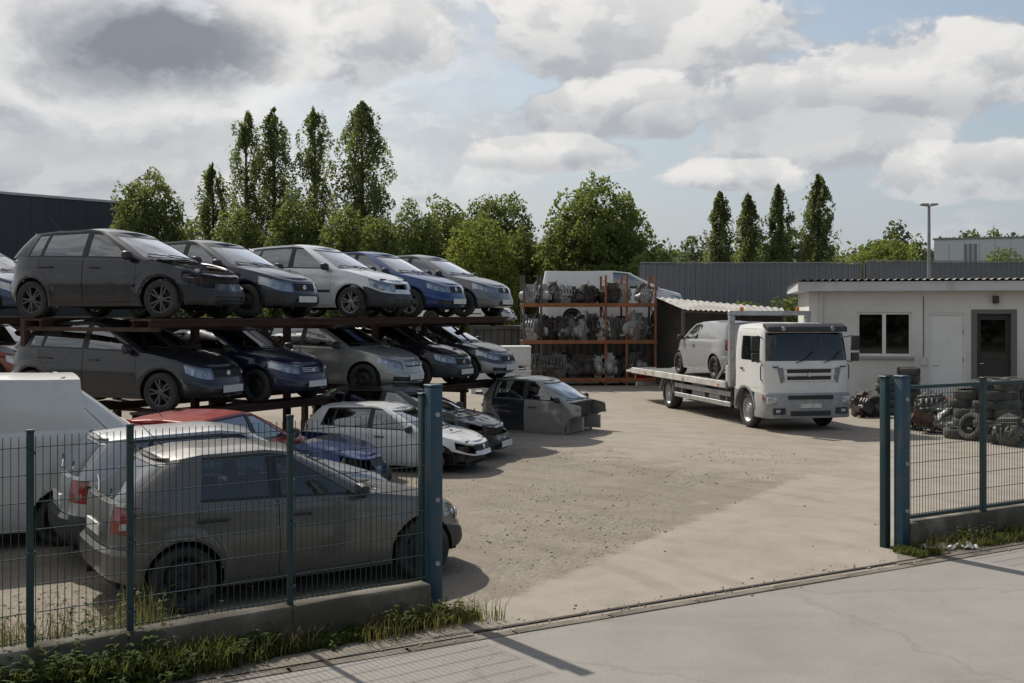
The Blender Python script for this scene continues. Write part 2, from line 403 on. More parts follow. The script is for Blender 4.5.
# ------------------------------------------------------------------ engines (also lying in the parts rack)
def engine_mesh(seed, name='engine_block', mat=None):
    rnd = random.Random(seed); mb = MB(); L = rnd.uniform(.42,.56); W = rnd.uniform(.28,.38)
    mb.box(-L/2, L/2, -W/2, W/2, .16, .42)
    mb.prism([(-W*.38,.02),(W*.38,.02),(W*.46,.16),(-W*.46,.16)], -L*.44, L*.40, 'x')
    mb.box(-L*.47, L*.47, -W*.40, W*.36, .42, .53); mb.box(-L*.42, L*.42, -W*.26, W*.22, .53, .60)
    for k in range(4):                      # intake runners and plug leads
        x = -L*.36+k*L*.24
        mb.tube([(x,W*.4,.48),(x,W*.62,.52),(x,W*.80,.44),(x,W*.84,.30)], .034, 7)
        mb.tube([(x,-W*.4,.44),(x,-W*.62,.40),(x*.6,-W*.72,.25)], .026, 7)
    mb.tube([(-L*.45,W*.84,.30),(L*.45,W*.84,.30)], .055, 8)
    for (y, z, r) in ((0,.2,.09),(W*.3,.38,.06),(-W*.36,.33,.075),(W*.05,.48,.055)):
        mb.lathe([(0,.05),(r*.4,.05),(r*.45,.02),(r,.02),(r,-.02),(0,-.02)], 14, 'x', at=(L/2+.035, y, z))
    # gearbox bell and case
    mb.lathe([(.20,0),(.19,-.05),(.14,-.16),(.11,-.30),(.06,-.34),(0,-.34)], 14, 'x', at=(-L/2, 0, .26))
    mb.lathe([(.0,.0),(.09,.0),(.09,.12),(0,.12)], 12, 'y', at=(-L/2-.12, -W*.5-.04, .2))
    for k in range(7):
        a, b, c = rnd.uniform(-L/2, L/2), rnd.choice((-1, 1))*W*rnd.uniform(.45,.6), rnd.uniform(.15,.5)
        s = rnd.uniform(.03,.07); mb.box(a-s, a+s, b-s*.7, b+s*.7, c-s, c+s)
    p0 = Vector((rnd.uniform(-L/2, 0), W*.3, .56))
    for k in range(3):
        pts = [p0+Vector((k*.05,0,0))]
        for j in range(5): pts.append(pts[-1]+Vector((rnd.uniform(-.12,.12), rnd.uniform(-.1,.1), rnd.uniform(-.06,.06))))
        mb.tube(pts, .012, 5)
    return mb.mesh(name, mat or M_ENGINE, bevel=.008, segs=1)
ENG = [engine_mesh(k, mat=(M_ENGINE, M_ENGINE2, M_ENGINE3)[k % 3]) for k in range(6)]

# ------------------------------------------------------------------ car body
class Shell:
    def __init__(s): s.v = []; s.f = defaultdict(list)
    def grid(s, pts, fn, flip=False):
        nI, nJ = len(pts), len(pts[0]); b = len(s.v)
        for row in pts: s.v += row
        for i in range(nI-1):
            for j in range(nJ-1):
                name = fn(i, j)
                if not name: continue
                q = (b+i*nJ+j, b+(i+1)*nJ+j, b+(i+1)*nJ+j+1, b+i*nJ+j+1)
                s.f[name].append(q[::-1] if flip else q)
    def part(s, key, name, mat, parent, gap=0, lip=.02, recess=0, center=(0,0,.7), smooth=True):
        fs = s.f.get(key)
        if not fs: return None
        used = sorted({i for f in fs for i in f}); mp = {u: k for k, u in enumerate(used)}
        me = bpy.data.meshes.new(name); me.from_pydata([s.v[u] for u in used], [], [tuple(mp[i] for i in f) for f in fs])
        bm = bmesh.new(); bm.from_mesh(me)
        bmesh.ops.remove_doubles(bm, verts=bm.verts, dist=2e-4)
        bmesh.ops.dissolve_degenerate(bm, dist=1e-5, edges=bm.edges)
        bm.normal_update(); c = Vector(center)
        if sum((f.calc_center_median()-c).dot(f.normal)*f.calc_area() for f in bm.faces) < 0:
            bmesh.ops.reverse_faces(bm, faces=bm.faces)
        bm.normal_update()
        nrm = {v: v.normal.copy() for v in bm.verts}
        if recess:
            for v in bm.verts: v.co -= nrm[v]*recess
        be = [e for e in bm.edges if e.is_boundary]
        if gap:
            mv = {}
            for v in {v for e in be for v in e.verts}:
                d = Vector()
                for f in v.link_faces: d += f.calc_center_median()-v.co
                if d.length > 1e-6: mv[v] = d.normalized()*gap
            for v, d in mv.items(): v.co += d
        if lip and be:
            key_n = {tuple(round(a, 5) for a in v.co): nrm[v] for e in be for v in e.verts}
            r = bmesh.ops.extrude_edge_only(bm, edges=be)
            for g in r['geom']:
                if isinstance(g, bmesh.types.BMVert): g.co -= key_n.get(tuple(round(a, 5) for a in g.co), Vector((0,0,1)))*lip
        for f in bm.faces: f.smooth = smooth
        bm.to_mesh(me); bm.free(); me.set_sharp_from_angle(angle=R(38)); me.materials.append(mat)
        return link(name, me, parent)

HATCH = dict(xf=2.03, xr=-1.97, W=1.71, H=1.49, ax=1.25, bx=-1.27, r=.305, nf=3.3, nr=5.0, hood=.0, roofx=0, wag=0, panel=False)
def car(name, label, group, loc, heading, body, cat='car', **o):
    """loc = ground point under the middle of the car, heading = direction the nose points to"""
    S = dict(HATCH); S.update(o.get('shape', {}))
    xf, xr, W, H, ax, bx, r = S['xf'], S['xr'], S['W'], S['H'], S['ax'], S['bx'], S['r']
    kz = H/1.47; b2 = W/2; seed = o.get('seed', 0); dent = o.get('dent', 0); wag = S['wag']
    root = thing(name, label, cat, loc, heading, group)
    cow = .86+S['hood']+S['roofx']          # foot of the windscreen at the side
    tail = xr
    zs = spline([(xr, 1.0*kz), (-1.2, .985*kz), (0, .95*kz), (cow, .92*kz), (min(cow+.45, xf-.35), .855*kz), (xf-.25, .765*kz), (xf, .69*kz)])
    zb = spline([(xr, .30), (bx-.36, .24), (bx+.4, .2), (ax-.4, .2), (ax+.38, .22), (xf, .2)])
    if S.get('nose'):                         # vans: high blunt nose
        k = S['nose']; zs = spline([(xr, 1.0*kz), (0, .98*kz), (cow, .96*kz), (xf-.3, (.765+.1*k)*kz), (xf, (.69+.12*k)*kz)])
    foff = spline([(0,-.10),(.08,-.03),(.2,0),(.36,-.005),(.46,-.03),(.56,-.05),(.8,-.09),(.93,-.13),(1,-.19)])
    roff = spline([(0,.10),(.08,.03),(.2,0),(.42,.0),(.47,.05),(.55,.055),(.8,.07),(1,.10)])
    sprof = spline([(0,.945),(.06,.965),(.2,.985),(.36,.995),(.52,1.0),(.66,.995),(.72,.985),(.85,.975),(.94,.96),(1,.935)])
    dc = o.get('dentc', (xf-.3, -b2*.6, .6)); dr = o.get('dentr', .9)
    def dents(p):
        if dent:
            q = Vector((p[0]*1.9+seed*7.3, p[1]*1.9, p[2]*1.9)); g = noise.noise(q)
            d = Vector(p)-Vector(dc); wgt = math.exp(-(d.length/dr)**2)
            n2_ = noise.noise(q*2.7)
            f = dent*(.12*g+wgt*(.9*abs(g)+.5*n2_))
            cx = Vector((p[0], p[1], p[2]-.75)); L = cx.length or 1
            p = (p[0]-cx[0]/L*f*1.2, p[1]-cx[1]/L*f, p[2]-cx[2]/L*f*.8)
        return p
    def yplan(x):
        a, n = (xf, S['nf']) if x >= 0 else (-xr, S['nr'])
        return b2*max(0, 1-min(1, abs(x)/a)**n)**(1/n)
    def xplan(y, front):
        a, n = (xf, S['nf']) if front else (-xr, S['nr'])
        return (1 if front else -1)*a*max(0, 1-min(1, y/b2)**n)**(1/n)
    dB = -.22+S['roofx']*.5; dF = .80+S['roofx']+S['hood']; dR = -.87 if bx > -1.35 else bx+.38
    def low(c, v):
        x0, y0 = c; z = zb(x0)+(zs(x0)-zb(x0))*v
        wf = sst(.5*xf, .97*xf, x0); wr = sst(.6*xr, .97*xr, x0)
        x = x0+foff(v)*wf+roff(v)*wr
        x += -.24*math.exp(-((x0-dR)/.24)**2)*sst(.38, .85, v)     # rear door edge leans back over the arch
        if x0 > xf-.8: z += .075*sst(xf-.12, xf-.47, x0)*sst(xf-.8, xf-.5, x0)*math.exp(-((v-.55)/.11)**2)
        y = y0*(sprof(v)+(1-sprof(v))*max(wf, wr)*.5)
        for cx in (ax, bx):                                          # swollen lips round the wheel arches
            d = math.hypot(x-cx, z-r); y += .016*math.exp(-((d-.39)/.05)**2)*min(1, y0/.5)
        return (x, y, z)
    def surf(x0, v, off=0, sgn=1):
        p = low((x0, yplan(x0)), v); return Vector((p[0], sgn*(p[1]+off), p[2]))
    # columns
    yc = .62*b2/.85; xrc, xfc = xplan(yc, False), xplan(yc, True)
    keys = sorted([dB, dF, dR, ax, bx, ax-.36, ax+.36, bx-.36, xf-.45, xr+.30, cow])
    xs = [xrc]; allk = [k for k in keys if xrc+.03 < k < xfc-.03]+[xfc]
    for k in allk:
        n = max(1, round((k-xs[-1])/.055)); a = xs[-1]
        xs += [a+(k-a)*(i+1)/n for i in range(n)]
    ys = [0, .08, .16, .24, .30, .36, .42, .48, .53, .58]; ys = [y*b2/.85 for y in ys]
    cols = [(xplan(y, False), y) for y in ys]+[(x, yplan(x)) for x in xs]+[(xplan(y, True), y) for y in reversed(ys)]
    V = [0,.04,.08,.13,.18,.23,.28,.34,.40,.46,.52,.58,.64,.69,.74,.79,.84,.89,.93,.965,1.0]
    RA = r+.052
    nb, nl, nbm, ngr = o.get('no_bonnet'), o.get('no_lamps'), o.get('no_bumper'), o.get('no_grille')
    rv = random.Random(seed*13+5); yl = rv.choice((.24,.30,.33,.36))*b2/.85; lv0, lv1 = rv.choice(((.52,.89),(.58,.93),(.64,.965),(.55,.93))); ll = rv.choice((.36,.42,.47,.55)); gv0, gv1 = rv.choice(((.52,.89),(.64,.93),(.58,.84),(.69,.93))); iy = rv.choice((.40,.52,.70)); bv = rv.choice((.46,.46,.52))
    def lowpart(c, v):
        x, y = c
        if x > ax+.30 or (x > 1 and y < yc):
            if v < bv:
                if .09 < v < .30 and y < iy*b2 and x > ax+.4: return 'intake'
                return 'front_bumper'
            if lv0 < v < lv1 and y > yl and x > xf-ll: return 'headlight'
            if gv0 < v < gv1 and y < yl-.02: return 'grille'
            return 'fender'
        if x < bx-.30 or (x < -1 and y < yc):
            if v < .46: return 'rear_bumper'
            if .62 < v < .97 and (x < xr+.21) and y > .60*b2: return 'tail_light'
            if y < .60*b2 and x < xr+.25: return 'tailgate'
            return 'body'
        if v > .10:
            if dR < x < dB and not S['panel']: return 'rear_door'
            if dB < x < dF: return 'front_door'
        if x > dF: return 'fender'
        return 'body'
    sh = Shell()
    for sg in (1, -1):
        sfx = 'L' if sg > 0 else 'R'
        P0 = [[low(c, v) for v in V] for c in cols]
        ins = [[any(math.hypot(p[0]-cx, p[2]-r) < RA and p[1] > .4 for cx in (ax, bx)) for p in row] for row in P0]
        for i, row in enumerate(P0):
            for j, p in enumerate(row):
                if ins[i][j]:
                    cx = ax if p[0] > 0 else bx; dx_, dz_ = p[0]-cx, p[2]-r; L = math.hypot(dx_, dz_) or 1
                    row[j] = (cx+dx_/L*RA, p[1], r+dz_/L*RA)
        P0 = [[dents((p[0], p[1]*sg, p[2])) for p in row] for row in P0]
        mn, mx_ = o.get('minx', -9), o.get('maxx', 9)
        def fn(i, j):
            if not mn < (cols[i][0]+cols[i+1][0])/2 < mx_: return None
            if ins[i][j] and ins[i+1][j] and ins[i][j+1] and ins[i+1][j+1]: return None
            ca, cb = cols[i], cols[i+1]; k = lowpart(((ca[0]+cb[0])/2, (ca[1]+cb[1])/2), (V[j]+V[j+1])/2)
            if k == 'headlight' and nl: return None
            if k == 'grille' and ngr: return None
            if k in ('front_bumper', 'intake') and nbm: return None
            if k in o.get('drop', ()) : return None
            if k in ('headlight','tail_light','front_door','rear_door'): return k+sfx
            if k == 'fender': return 'body'
            return k
        sh.grid(P0, fn, flip=sg < 0)
        # bonnet and cowl
        top = [(c, low(c, 1.0)) for c in cols if c[0] > cow-.02]
        T = [1,.97,.9,.8,.65,.5,.35,.18,0]
        crease = lambda t: .035*(1-t*t)+.008*math.exp(-((t-.62)/.1)**2)
        B = [[dents((p[0], sg*p[1]*t, p[2]+crease(t)*kz+(.0 if p[0] < xf-.3 else -0.02*(p[0]-xf+.3)))) for t in T] for c, p in top]
        def fb(i, j):
            x = top[i][1][0]; t = T[j]
            if x > mx_ or x < mn: return None
            if x < cow+.22-.2*t*t: return 'cowl'
            return None if nb else 'bonnet'
        sh.grid(B, fb, flip=sg > 0)
        # greenhouse
        rx = S['roofx']; hd_ = S.get('hdr', .20 if not S['panel'] else 0); yb_ = lambda x: low((x, yplan(x)), 1.0)[1]-.006
        xe = xr+.115; ro = S.get('rear_rake', .34)
        def bp(x, dy=0): return (x, yb_(x)-dy, zs(x)-.02)
        rf = S.get('rfall', .135); zr = spline([(xr-.2, (H-rf-.03)), (xr+.35, H-rf+.02), (-.95, H-.065), (-.46+rx, H-.035), (-.08+rx, H-.075), (.38+rx-hd_, H-.125)])
        ytop = S.get('ytop', .575)*W/1.7
        def tp(x, y): return (x, y, zr(x))
        xq = xe+.46+wag*.1; xdr = -1.10 if bx > -1.35 else bx+.15
        ctl = [  # (base, top) from the middle of the tailgate round to the middle of the windscreen
            ((xe, 0, zs(xr)-.02), tp(xe+ro, 0)), ((xe, .30*b2/.85, zs(xr)-.02), tp(xe+ro, .27)), ((xe+.015, .52*b2/.85, zs(xr)-.02), tp(xe+ro+.015, .44*ytop/.575)),
            ((xe+.06, .655*b2/.85, zs(xr)-.02), tp(xe+ro+.05, .515*ytop/.575)),
            ((xe+.17, yb_(xe+.17), zs(xr)-.02), tp(xe+ro+.13, ytop-.025)),
            (bp(xq), tp(xq+.14, ytop-.004)), (bp(xdr-.04), tp(xdr+.04, ytop)), (bp(xdr+.02), tp(xdr+.09, ytop)),
            (bp(dB-.07), tp(dB-.06, ytop)), (bp(dB+.05), tp(dB+.03, ytop)),
            (bp(cow-.16), tp(.10+rx-hd_, ytop-.012)), (bp(cow-.01, .015), tp(.215+rx-hd_, ytop-.03)),
            ((cow+.06, .685*b2/.85, zs(cow)-.005), tp(.27+rx-hd_, ytop-.075)),
            ((cow+.15, .42*b2/.85, zs(cow)+.01), tp(.34+rx-hd_, .34)), ((cow+.19, 0, zs(cow)+.02), tp(.37+rx-hd_, 0))]
        nsub = [2, 2, 2, 2, 3, 2, 1, 7, 2, 8, 2, 2, 3, 4]
        if wag or S['panel']:
            ctl[5] = (bp(xq+.1), tp(xq+.14, ytop-.004))
        gb, gt, seg = [], [], []
        def cr(p0, p1, p2, p3, t): return tuple(.5*((2*b)+(-a+c_)*t+(2*a-5*b+4*c_-d)*t*t+(-a+3*b-3*c_+d)*t**3) for a, b, c_, d in zip(p0, p1, p2, p3))
        mir = lambda p: (p[0], -p[1], p[2])
        for k in range(len(ctl)-1):
            for q in range(nsub[k]):
                t = q/nsub[k]
                for idx, dst in ((0, gb), (1, gt)):
                    a = ctl[k-1][idx] if k > 0 else mir(ctl[1][idx]); d = ctl[k+2][idx] if k+2 < len(ctl) else mir(ctl[-2][idx])
                    p = cr(a, ctl[k][idx], ctl[k+1][idx], d, t) if not 4 < k < 10 else tuple(x_+(y_-x_)*t for x_, y_ in zip(ctl[k][idx], ctl[k+1][idx]))
                    dst.append(p)
                seg.append(k)
        gb.append(ctl[-1][0]); gt.append(ctl[-1][1])
        GV = [0,.05,.10,.2,.35,.5,.65,.78,.87,.93,1.0]
        G = []
        for k, (a, t_) in enumerate(zip(gb, gt)):
            row = []
            sidew = 1 if a[1] > .5 else a[1]/.5
            for v in GV:
                p = [a[m]+(t_[m]-a[m])*v for m in range(3)]
                bl = .10*v*(1-v)*(1 if v < .5 else 1)
                p[1] += bl*.55*sidew
                p[2] += bl*.25; p[0] += bl*(.5 if a[0] > cow-.05 else (-.4 if a[0] < xe+.1 else 0))
                row.append(dents((p[0], sg*p[1], p[2])))
            G.append(row)
        nw = o.get('no_glass', ())
        def fg(i, j):
            k = seg[i]; v = (GV[j]+GV[j+1])/2
            if k in (0, 1):
                if .10 < v < .87 and not S['panel']: return None if 'rear' in nw else 'rear_window'
                return 'tailgate'
            if k == 2 and S.get('panel') is False and .10 < v < .87 : return None if 'rear' in nw else 'rear_window'
            if k in (2,): return 'tailgate'
            if k in (12, 13):
                if .10 < v < .87: return None if 'front' in nw else 'windscreen'
                return 'screen_seal' if .05 < v < .93 else 'body'
            if .05 < v < .93:
                ok_ = (k == 9) or (not S['panel'] and (k in (6, 7, 8) or (k == 5 and not S.get('noq'))))
                if k == 6 and S.get('noq'): ok_ = False
                if k in (5, 7, 9) and ok_ and .10 < v < .87: return None if 'side' in nw else {5: 'quarter', 7: 'rwin', 9: 'fwin'}[k]+sfx
                if ok_: return 'seal'+sfx
            return 'body'
        if mn < -5: sh.grid(G, fg, flip=sg < 0)
        # roof
        T2 = [1,.97,.92,.82,.66,.45,.22,0]
        Rf = [[dents((p[0], sg*p[1]*t, p[2]+.038*(1-t**2.2))) for t in T2] for p in gt]
        if mn < -5: sh.grid(Rf, lambda i, j: 'body', flip=sg > 0)
    dk = o.get('doorcol', {}); gl = o.get('glass', M_GLASS)
    parts = {}
    def pt(key, nm, m, par=root, gap=0, lip=.022, rec=0): 
        q = sh.part(key, nm, m, par, gap, lip, rec); parts[key] = q; return q
    pt('body', 'body', body, lip=.03)
    for sfx in 'LR':
        pt('front_door'+sfx, 'door', dk.get('front'+sfx, body), gap=.005); pt('rear_door'+sfx, 'door', dk.get('rear'+sfx, body), gap=.005)
        for key, par in (('fwin', 'front_door'), ('rwin', 'rear_door'), ('quarter', None)):
            pt(key+sfx, 'window', gl, (parts.get(par+sfx) if par else None) or root, lip=.0, rec=.009)
        h_ = pt('headlight'+sfx, 'headlight', M_LENS, gap=.003, lip=.0); pt('tail_light'+sfx, 'tail_light', M_RED, gap=.003)
    pt('bonnet', 'bonnet', o.get('bonnetcol', body), gap=.006); pt('cowl', 'cowl', M_PLASTIC, lip=0, rec=.012)
    pt('front_bumper', 'front_bumper', o.get('bumpercol', body), gap=.004); pt('rear_bumper', 'rear_bumper', o.get('rbumpercol', body), gap=.004)
    pt('intake', 'air_intake', M_PLASTIC, rec=.03, lip=0); gr = pt('grille', 'grille', M_PLASTIC, rec=.022, lip=0)
    pt('tailgate', 'tailgate', body, gap=.005); pt('windscreen', 'windscreen', o.get('screen', gl), rec=.006, lip=0); pt('rear_window', 'rear_window', gl, rec=.006, lip=0)
    for sfx in 'LR': pt('seal'+sfx, 'window_trim', M_TRIM, lip=0, rec=.002)
    pt('screen_seal', 'screen_trim', M_TRIM, lip=0, rec=.003)
    if o.get('minx'):
        mb = MB(); y1 = b2-.12; mb.box(ax+.34, xf-.30, -y1+.16, y1-.16, .30, zs(xf-.4)-.1); mb.box(ax-.42, ax-.38, -y1, y1, .3, zs(cow)-.06); mb.obj('inner_panel', M_DARK, root)
        return root
    # underbody: floor pan, wheel wells, bulkhead
    mb = MB(); y1 = b2-.09
    mb.box(bx+.36, ax-.36, -y1, y1, .19, .23); o.get('maxx') or mb.box(ax-.36, xf-.22, -y1+.2, y1-.2, .22, .25); mb.box(xr+.14, bx+.36, -y1+.2, y1-.2, .24, .28)
    for cx in ((bx,) if o.get('maxx') else (ax, bx)):
        for sg in (1, -1):
            vs_, fs_ = [], []; n = 14
            for k in range(n+1):
                a = -.12+(math.pi+.24)*k/n; cx_, cz_ = cx+RA*1.0*math.cos(a), r+RA*1.0*math.sin(a)
                vs_ += [(cx_, sg*(b2-.075), cz_), (cx_, sg*(b2-.33), cz_)]
            for k in range(n): fs_.append((2*k, 2*k+2, 2*k+3, 2*k+1))
            fs_.append(tuple(2*k+1 for k in range(n+1))); mb.add(vs_, fs_)
    o.get('maxx') or mb.box(ax-.40, ax-.37, -y1+.04, y1-.04, .22, zs(cow)-.03)
    mb.tube([(bx,-y1+.1,r),(bx,y1-.1,r)], .03, 6); o.get('maxx') or mb.tube([(ax,-y1+.1,r),(ax,y1-.1,r)], .025, 6)
    mb.tube([(.7,.1,.2),(0,.1,.17),(bx+.3,.1,.18),(bx-.3,.35,.24),(xr+.06,.38,.25)], .028, 6)
    mb.obj('underbody', M_DARK, root)
    if o.get('maxx'): mb = MB(); mb.box(ax-.40, ax-.37, -y1+.04, y1-.04, .22, zs(cow)-.03); mb.box(ax-.37, ax-.05, -.5, -.44, .3, .62); mb.box(ax-.37, ax+.02, .42, .48, .3, .62); mb.lathe([(.0,.1),(.11,.1),(.13,.0)], 14, 'x', at=(ax-.37,-.3,.72)); mb.obj('bulkhead', body, root)
    if (nb or nl or nbm or ngr) and not o.get('maxx'):
        mb = MB(); zt = zs(xf-.4)
        mb.box(ax+.34, xf-.30, -y1+.16, y1-.16, .30, zt-.16); mb.box(xf-.31, xf-.27, -.5, .5, .25, zt-.06)
        for sg in (-1, 1): mb.box(ax-.36, xf-.52, sg*(y1-.14)-.02, sg*(y1-.14)+.02, .5, zs(ax)-.07)
        mb.box(xf-.26, xf-.2, -.48, .48, .36, .46)
        mb.tube([(xf-.3,-.4,zt-.1),(xf-.5,-.3,zt-.05),(xf-.7,.1,zt-.02)], .03, 6); mb.tube([(xf-.3,.3,zt-.06),(xf-.55,.35,zt),(cow+.3,.2,zt+.04)], .025, 6)
        mb.box(ax-.1, ax+.16, .3, .5, .6, zt+.0); mb.box(ax-.2, ax+.1, -.52, -.3, .6, zt+.02)
        mb.obj('radiator_panel', M_ENGINE2, root, bevel=.01, segs=1)
        e = link('engine', ENG[seed % 6], root, (ax+.02, 0, .36*kz)); e.rotation_euler = (0, 0, R(90)); e.scale = (1.25, .95, .82)
    # grille slats
    if gr:
        mb = MB()
        for v in (gv0+.3*(gv1-gv0), gv0+.52*(gv1-gv0), gv0+.74*(gv1-gv0)):
            pts = []
            for y in np.linspace(-yl+.03, yl-.03, 9):
                p = low((xplan(abs(y), True), abs(y)), v); pts.append(Vector((p[0]-.012, y, p[2])))
            for k in range(len(pts)-1):
                a, b = pts[k], pts[k+1]; mb.add([a+Vector((0,0,-.012)), b+Vector((0,0,-.012)), b+Vector((.01,0,.0)), a+Vector((.01,0,.0)), a+Vector((0,0,.012)), b+Vector((0,0,.012))], [(0,1,2,3),(3,2,5,4)])
        mb.obj('grille_slats', M_PLASTIC if o.get('grille_dark', True) else M_CHROME, gr, smooth=True)
        p = low((xplan(0, True), 0), (gv0+gv1)/2); mb = MB(); mb.lathe([(.0,.012),(.04,.012),(.05,.004),(.05,-.01)], 18, 'x', at=(p[0]-.006, 0, p[2])); mb.obj('badge', M_CHROME, gr, smooth=True)
    # headlight reflectors
    for sfx, sg in (('L',1),('R',-1)):
        h_ = parts.get('headlight'+sfx)
        if h_:
            hs = sh.part('headlight'+sfx, 'lamp_housing', M_LAMP, h_, 0, 0, .045)
            for (yy, rr, vv) in ((.46*b2/.85, .055, (lv0+lv1)/2), (.575*b2/.85, .046, (lv0+lv1)/2)):
                p = low((xplan(yy, True), yy), vv); mb = MB(); q = dents((p[0]-.03, sg*yy, p[2]))
                mb.lathe([(rr,.012),(rr*.92,.01),(rr*.7,-.02),(rr*.3,-.035),(rr*.25,-.02),(0,-.015)], 16, 'x', at=q); mb.obj('lamp_bowl', M_CHROME, h_, smooth=True)
        t_ = parts.get('tail_light'+sfx)
        if t_:
            q = surf(xr+.13, .70, .004, sg); q2 = surf(xr+.13, .78, .004, sg); mb = MB()
            mb.prism([(q.x-.05, q.z),(q.x+.05, q.z),(q2.x+.05, q2.z),(q2.x-.05, q2.z)], q.y-.012*sg, q.y+.003*sg, 'y'); mb.obj('reverse_lens', M_LAMP, t_)
    # plates
    if o.get('plate', True) and not nbm and not o.get('maxx'):
        p = low((xf, 0), .28); mb = MB(); mb.box(p[0]-.006, p[0]+.012, -.26, .26, p[2]-.055, p[2]+.055); mb.obj('number_plate', M_PLATE, root, bevel=.003, segs=1)
    p = low((xr, 0), .62); mb = MB(); mb.box(p[0]-.014, p[0]+.004, -.26, .26, p[2]-.055, p[2]+.055); mb.obj('number_plate', M_PLATE, root, bevel=.003, segs=1)
    # handles, mirrors, rub strips
    for sfx, sg in (('L',1),('R',-1)):
        for key, x, off in (('front_door', dB+.13, 0), ('rear_door', dR-.02, 0)):
            d = parts.get(key+sfx)
            if not d: continue
            a = surf(x, .80, .012, sg); b = surf(x+.20, .80, .012, sg); m_ = (a+b)/2+Vector((0, sg*.02, .004))
            mb = MB(); mb.tube([a-Vector((0,sg*.02,0)), a+Vector((.02,sg*.014,.002)), m_, b+Vector((-.02,sg*.014,.002)), b-Vector((0,sg*.02,0))], .014, 6); mb.obj('handle', o.get('handlecol', M_PLASTIC), d, smooth=True)
            x0, x1 = (dB+.015, dF-.02) if key == 'front_door' else (dR+.02, dB-.015)
            if o.get('strip', True):
                mb = MB(); n = 10
                for k in range(n):
                    xa, xb_ = x0+(x1-x0)*k/n, x0+(x1-x0)*(k+1)/n
                    vs_ = [surf(xx, vv, of, sg) for xx in (xa, xb_) for vv, of in ((.40,.001),(.41,.012),(.455,.012),(.465,.001))]
                    mb.add(vs_, [(0,4,5,1),(1,5,6,2),(2,6,7,3)])
                mb.obj('rub_strip', o.get('stripcol', M_PLASTIC), d)
        d = parts.get('front_door'+sfx)
        if d and not o.get('no_mirror'):
            c = Vector((cow-.17, sg*(yb_(cow-.17)+.10), zs(cow-.17)+.05)); mb = MB(); n = 10
            prof = [(.02,-.05),(.075,-.045),(.088,-.02),(.085,.02),(.06,.055),(.02,.07)]
            vs_ = []
            for (q, h_) in prof:
                for k in range(n):
                    a = 2*math.pi*k/n; ca, sa = math.cos(a), math.sin(a)
                    vs_.append(c+Vector((h_, sg*q*1.15*(abs(ca)**.7)*(1 if ca > 0 else -1), q*.85*(abs(sa)**.7)*(1 if sa > 0 else -1))))
            fs_ = [(i*n+k, i*n+(k+1)%n, (i+1)*n+(k+1)%n, (i+1)*n+k) for i in range(len(prof)-1) for k in range(n)]+[tuple(range(n)), tuple(range(5*n, 6*n))]
            mb.add(vs_, fs_); mb.tube([c+Vector((0,-sg*.06,-.03)), c+Vector((.02,-sg*.14,-.07))], .02, 6)
            mb.obj('mirror', o.get('mirrorcol', M_PLASTIC), d, smooth=True)
    # roof aerial, wiper
    mb = MB(); mb.tube([(xe+ro+.12,0,H-.03),(xe+ro-.12,0,H+.22)], [.006,.003], 5); mb.obj('aerial', M_PLASTIC, root)
    if S['panel'] is False:
        z0 = zs(xr)+.05; mb = MB(); mb.tube([(xe-.012,0,z0),(xe+.03,.2,z0+.07),(xe+.05,.36,z0+.10)], .009, 5); mb.obj('rear_wiper', M_PLASTIC, root)
    for yy in (-.1, .34):
        if 'front' in nw: break
        zc = zs(cow)+.035; mb = MB(); mb.tube([(cow+.20-.1*abs(yy),yy,zc),(cow+.155-.1*abs(yy),yy-.25,zc+.035),(cow+.07-.2*abs(yy-.45),yy-.5 if yy > 0 else yy-.46,zc+.06)], .008, 5); mb.obj('wiper', M_PLASTIC, root)
    # interior
    mb = MB(); zd = zs(cow)
    mb.prism([(cow-.34,zd-.32),(cow-.30,zd-.03),(cow-.12,zd+.02),(cow+.1,zd-.02),(cow+.1,zd-.4)], -b2+.13, b2-.13, 'y'); mb.obj('dashboard', M_PLASTIC, root, bevel=.015, segs=1)
    sx = cow-.98
    for sg in (1, -1):
        mb = MB(); y0 = sg*.36
        mb.prism([(sx-.02,.32),(sx+.46,.32),(sx+.50,.46),(sx+.05,.50)], y0-.24, y0+.24, 'y')
        mb.prism([(sx-.04,.42),(sx+.08,.44),(sx-.10,1.03),(sx-.2,1.02)], y0-.22, y0+.22, 'y')
        mb.prism([(sx-.155,1.05),(sx-.06,1.06),(sx-.10,1.22),(sx-.18,1.21)], y0-.12, y0+.12, 'y')
        mb.obj('seat', M_SEAT, root, bevel=.03)
    mb = MB(); n = 20; c = Vector((cow-.46, .36, zd-.10))
    mb.tube([c+Vector((math.sin(2*math.pi*k/n)*.07, math.cos(2*math.pi*k/n)*.18, math.sin(2*math.pi*k/n)*.165)) for k in range(n+1)], .014, 6, cap=False)
    mb.tube([c+Vector((.02,-.17,0)), c+Vector((.03,0,-.02)), c+Vector((.02,.17,0))], .02, 6); mb.tube([c, c+Vector((.2,0,-.08))], .03, 6); mb.obj('steering_wheel', M_PLASTIC, root, smooth=True)
    if not S['panel']:
        mb = MB(); rxx = sx-.86
        mb.prism([(rxx,.34),(rxx+.48,.34),(rxx+.48,.48),(rxx+.05,.52)], -.62, .62, 'y'); mb.prism([(rxx-.03,.44),(rxx+.08,.46),(rxx-.10,1.0),(rxx-.2,.99)], -.62, .62, 'y')
        for y0 in (-.36, .36): mb.box(rxx-.2, rxx-.11, y0-.11, y0+.11, 1.0, 1.13)
        mb.obj('rear_bench', M_SEAT, root, bevel=.025)
        mb = MB(); mb.box(xe+.12, rxx-.2, -b2+.14, b2-.14, zs(xr)-.10, zs(xr)-.08); mb.obj('parcel_shelf', M_SEAT, root)
    else:
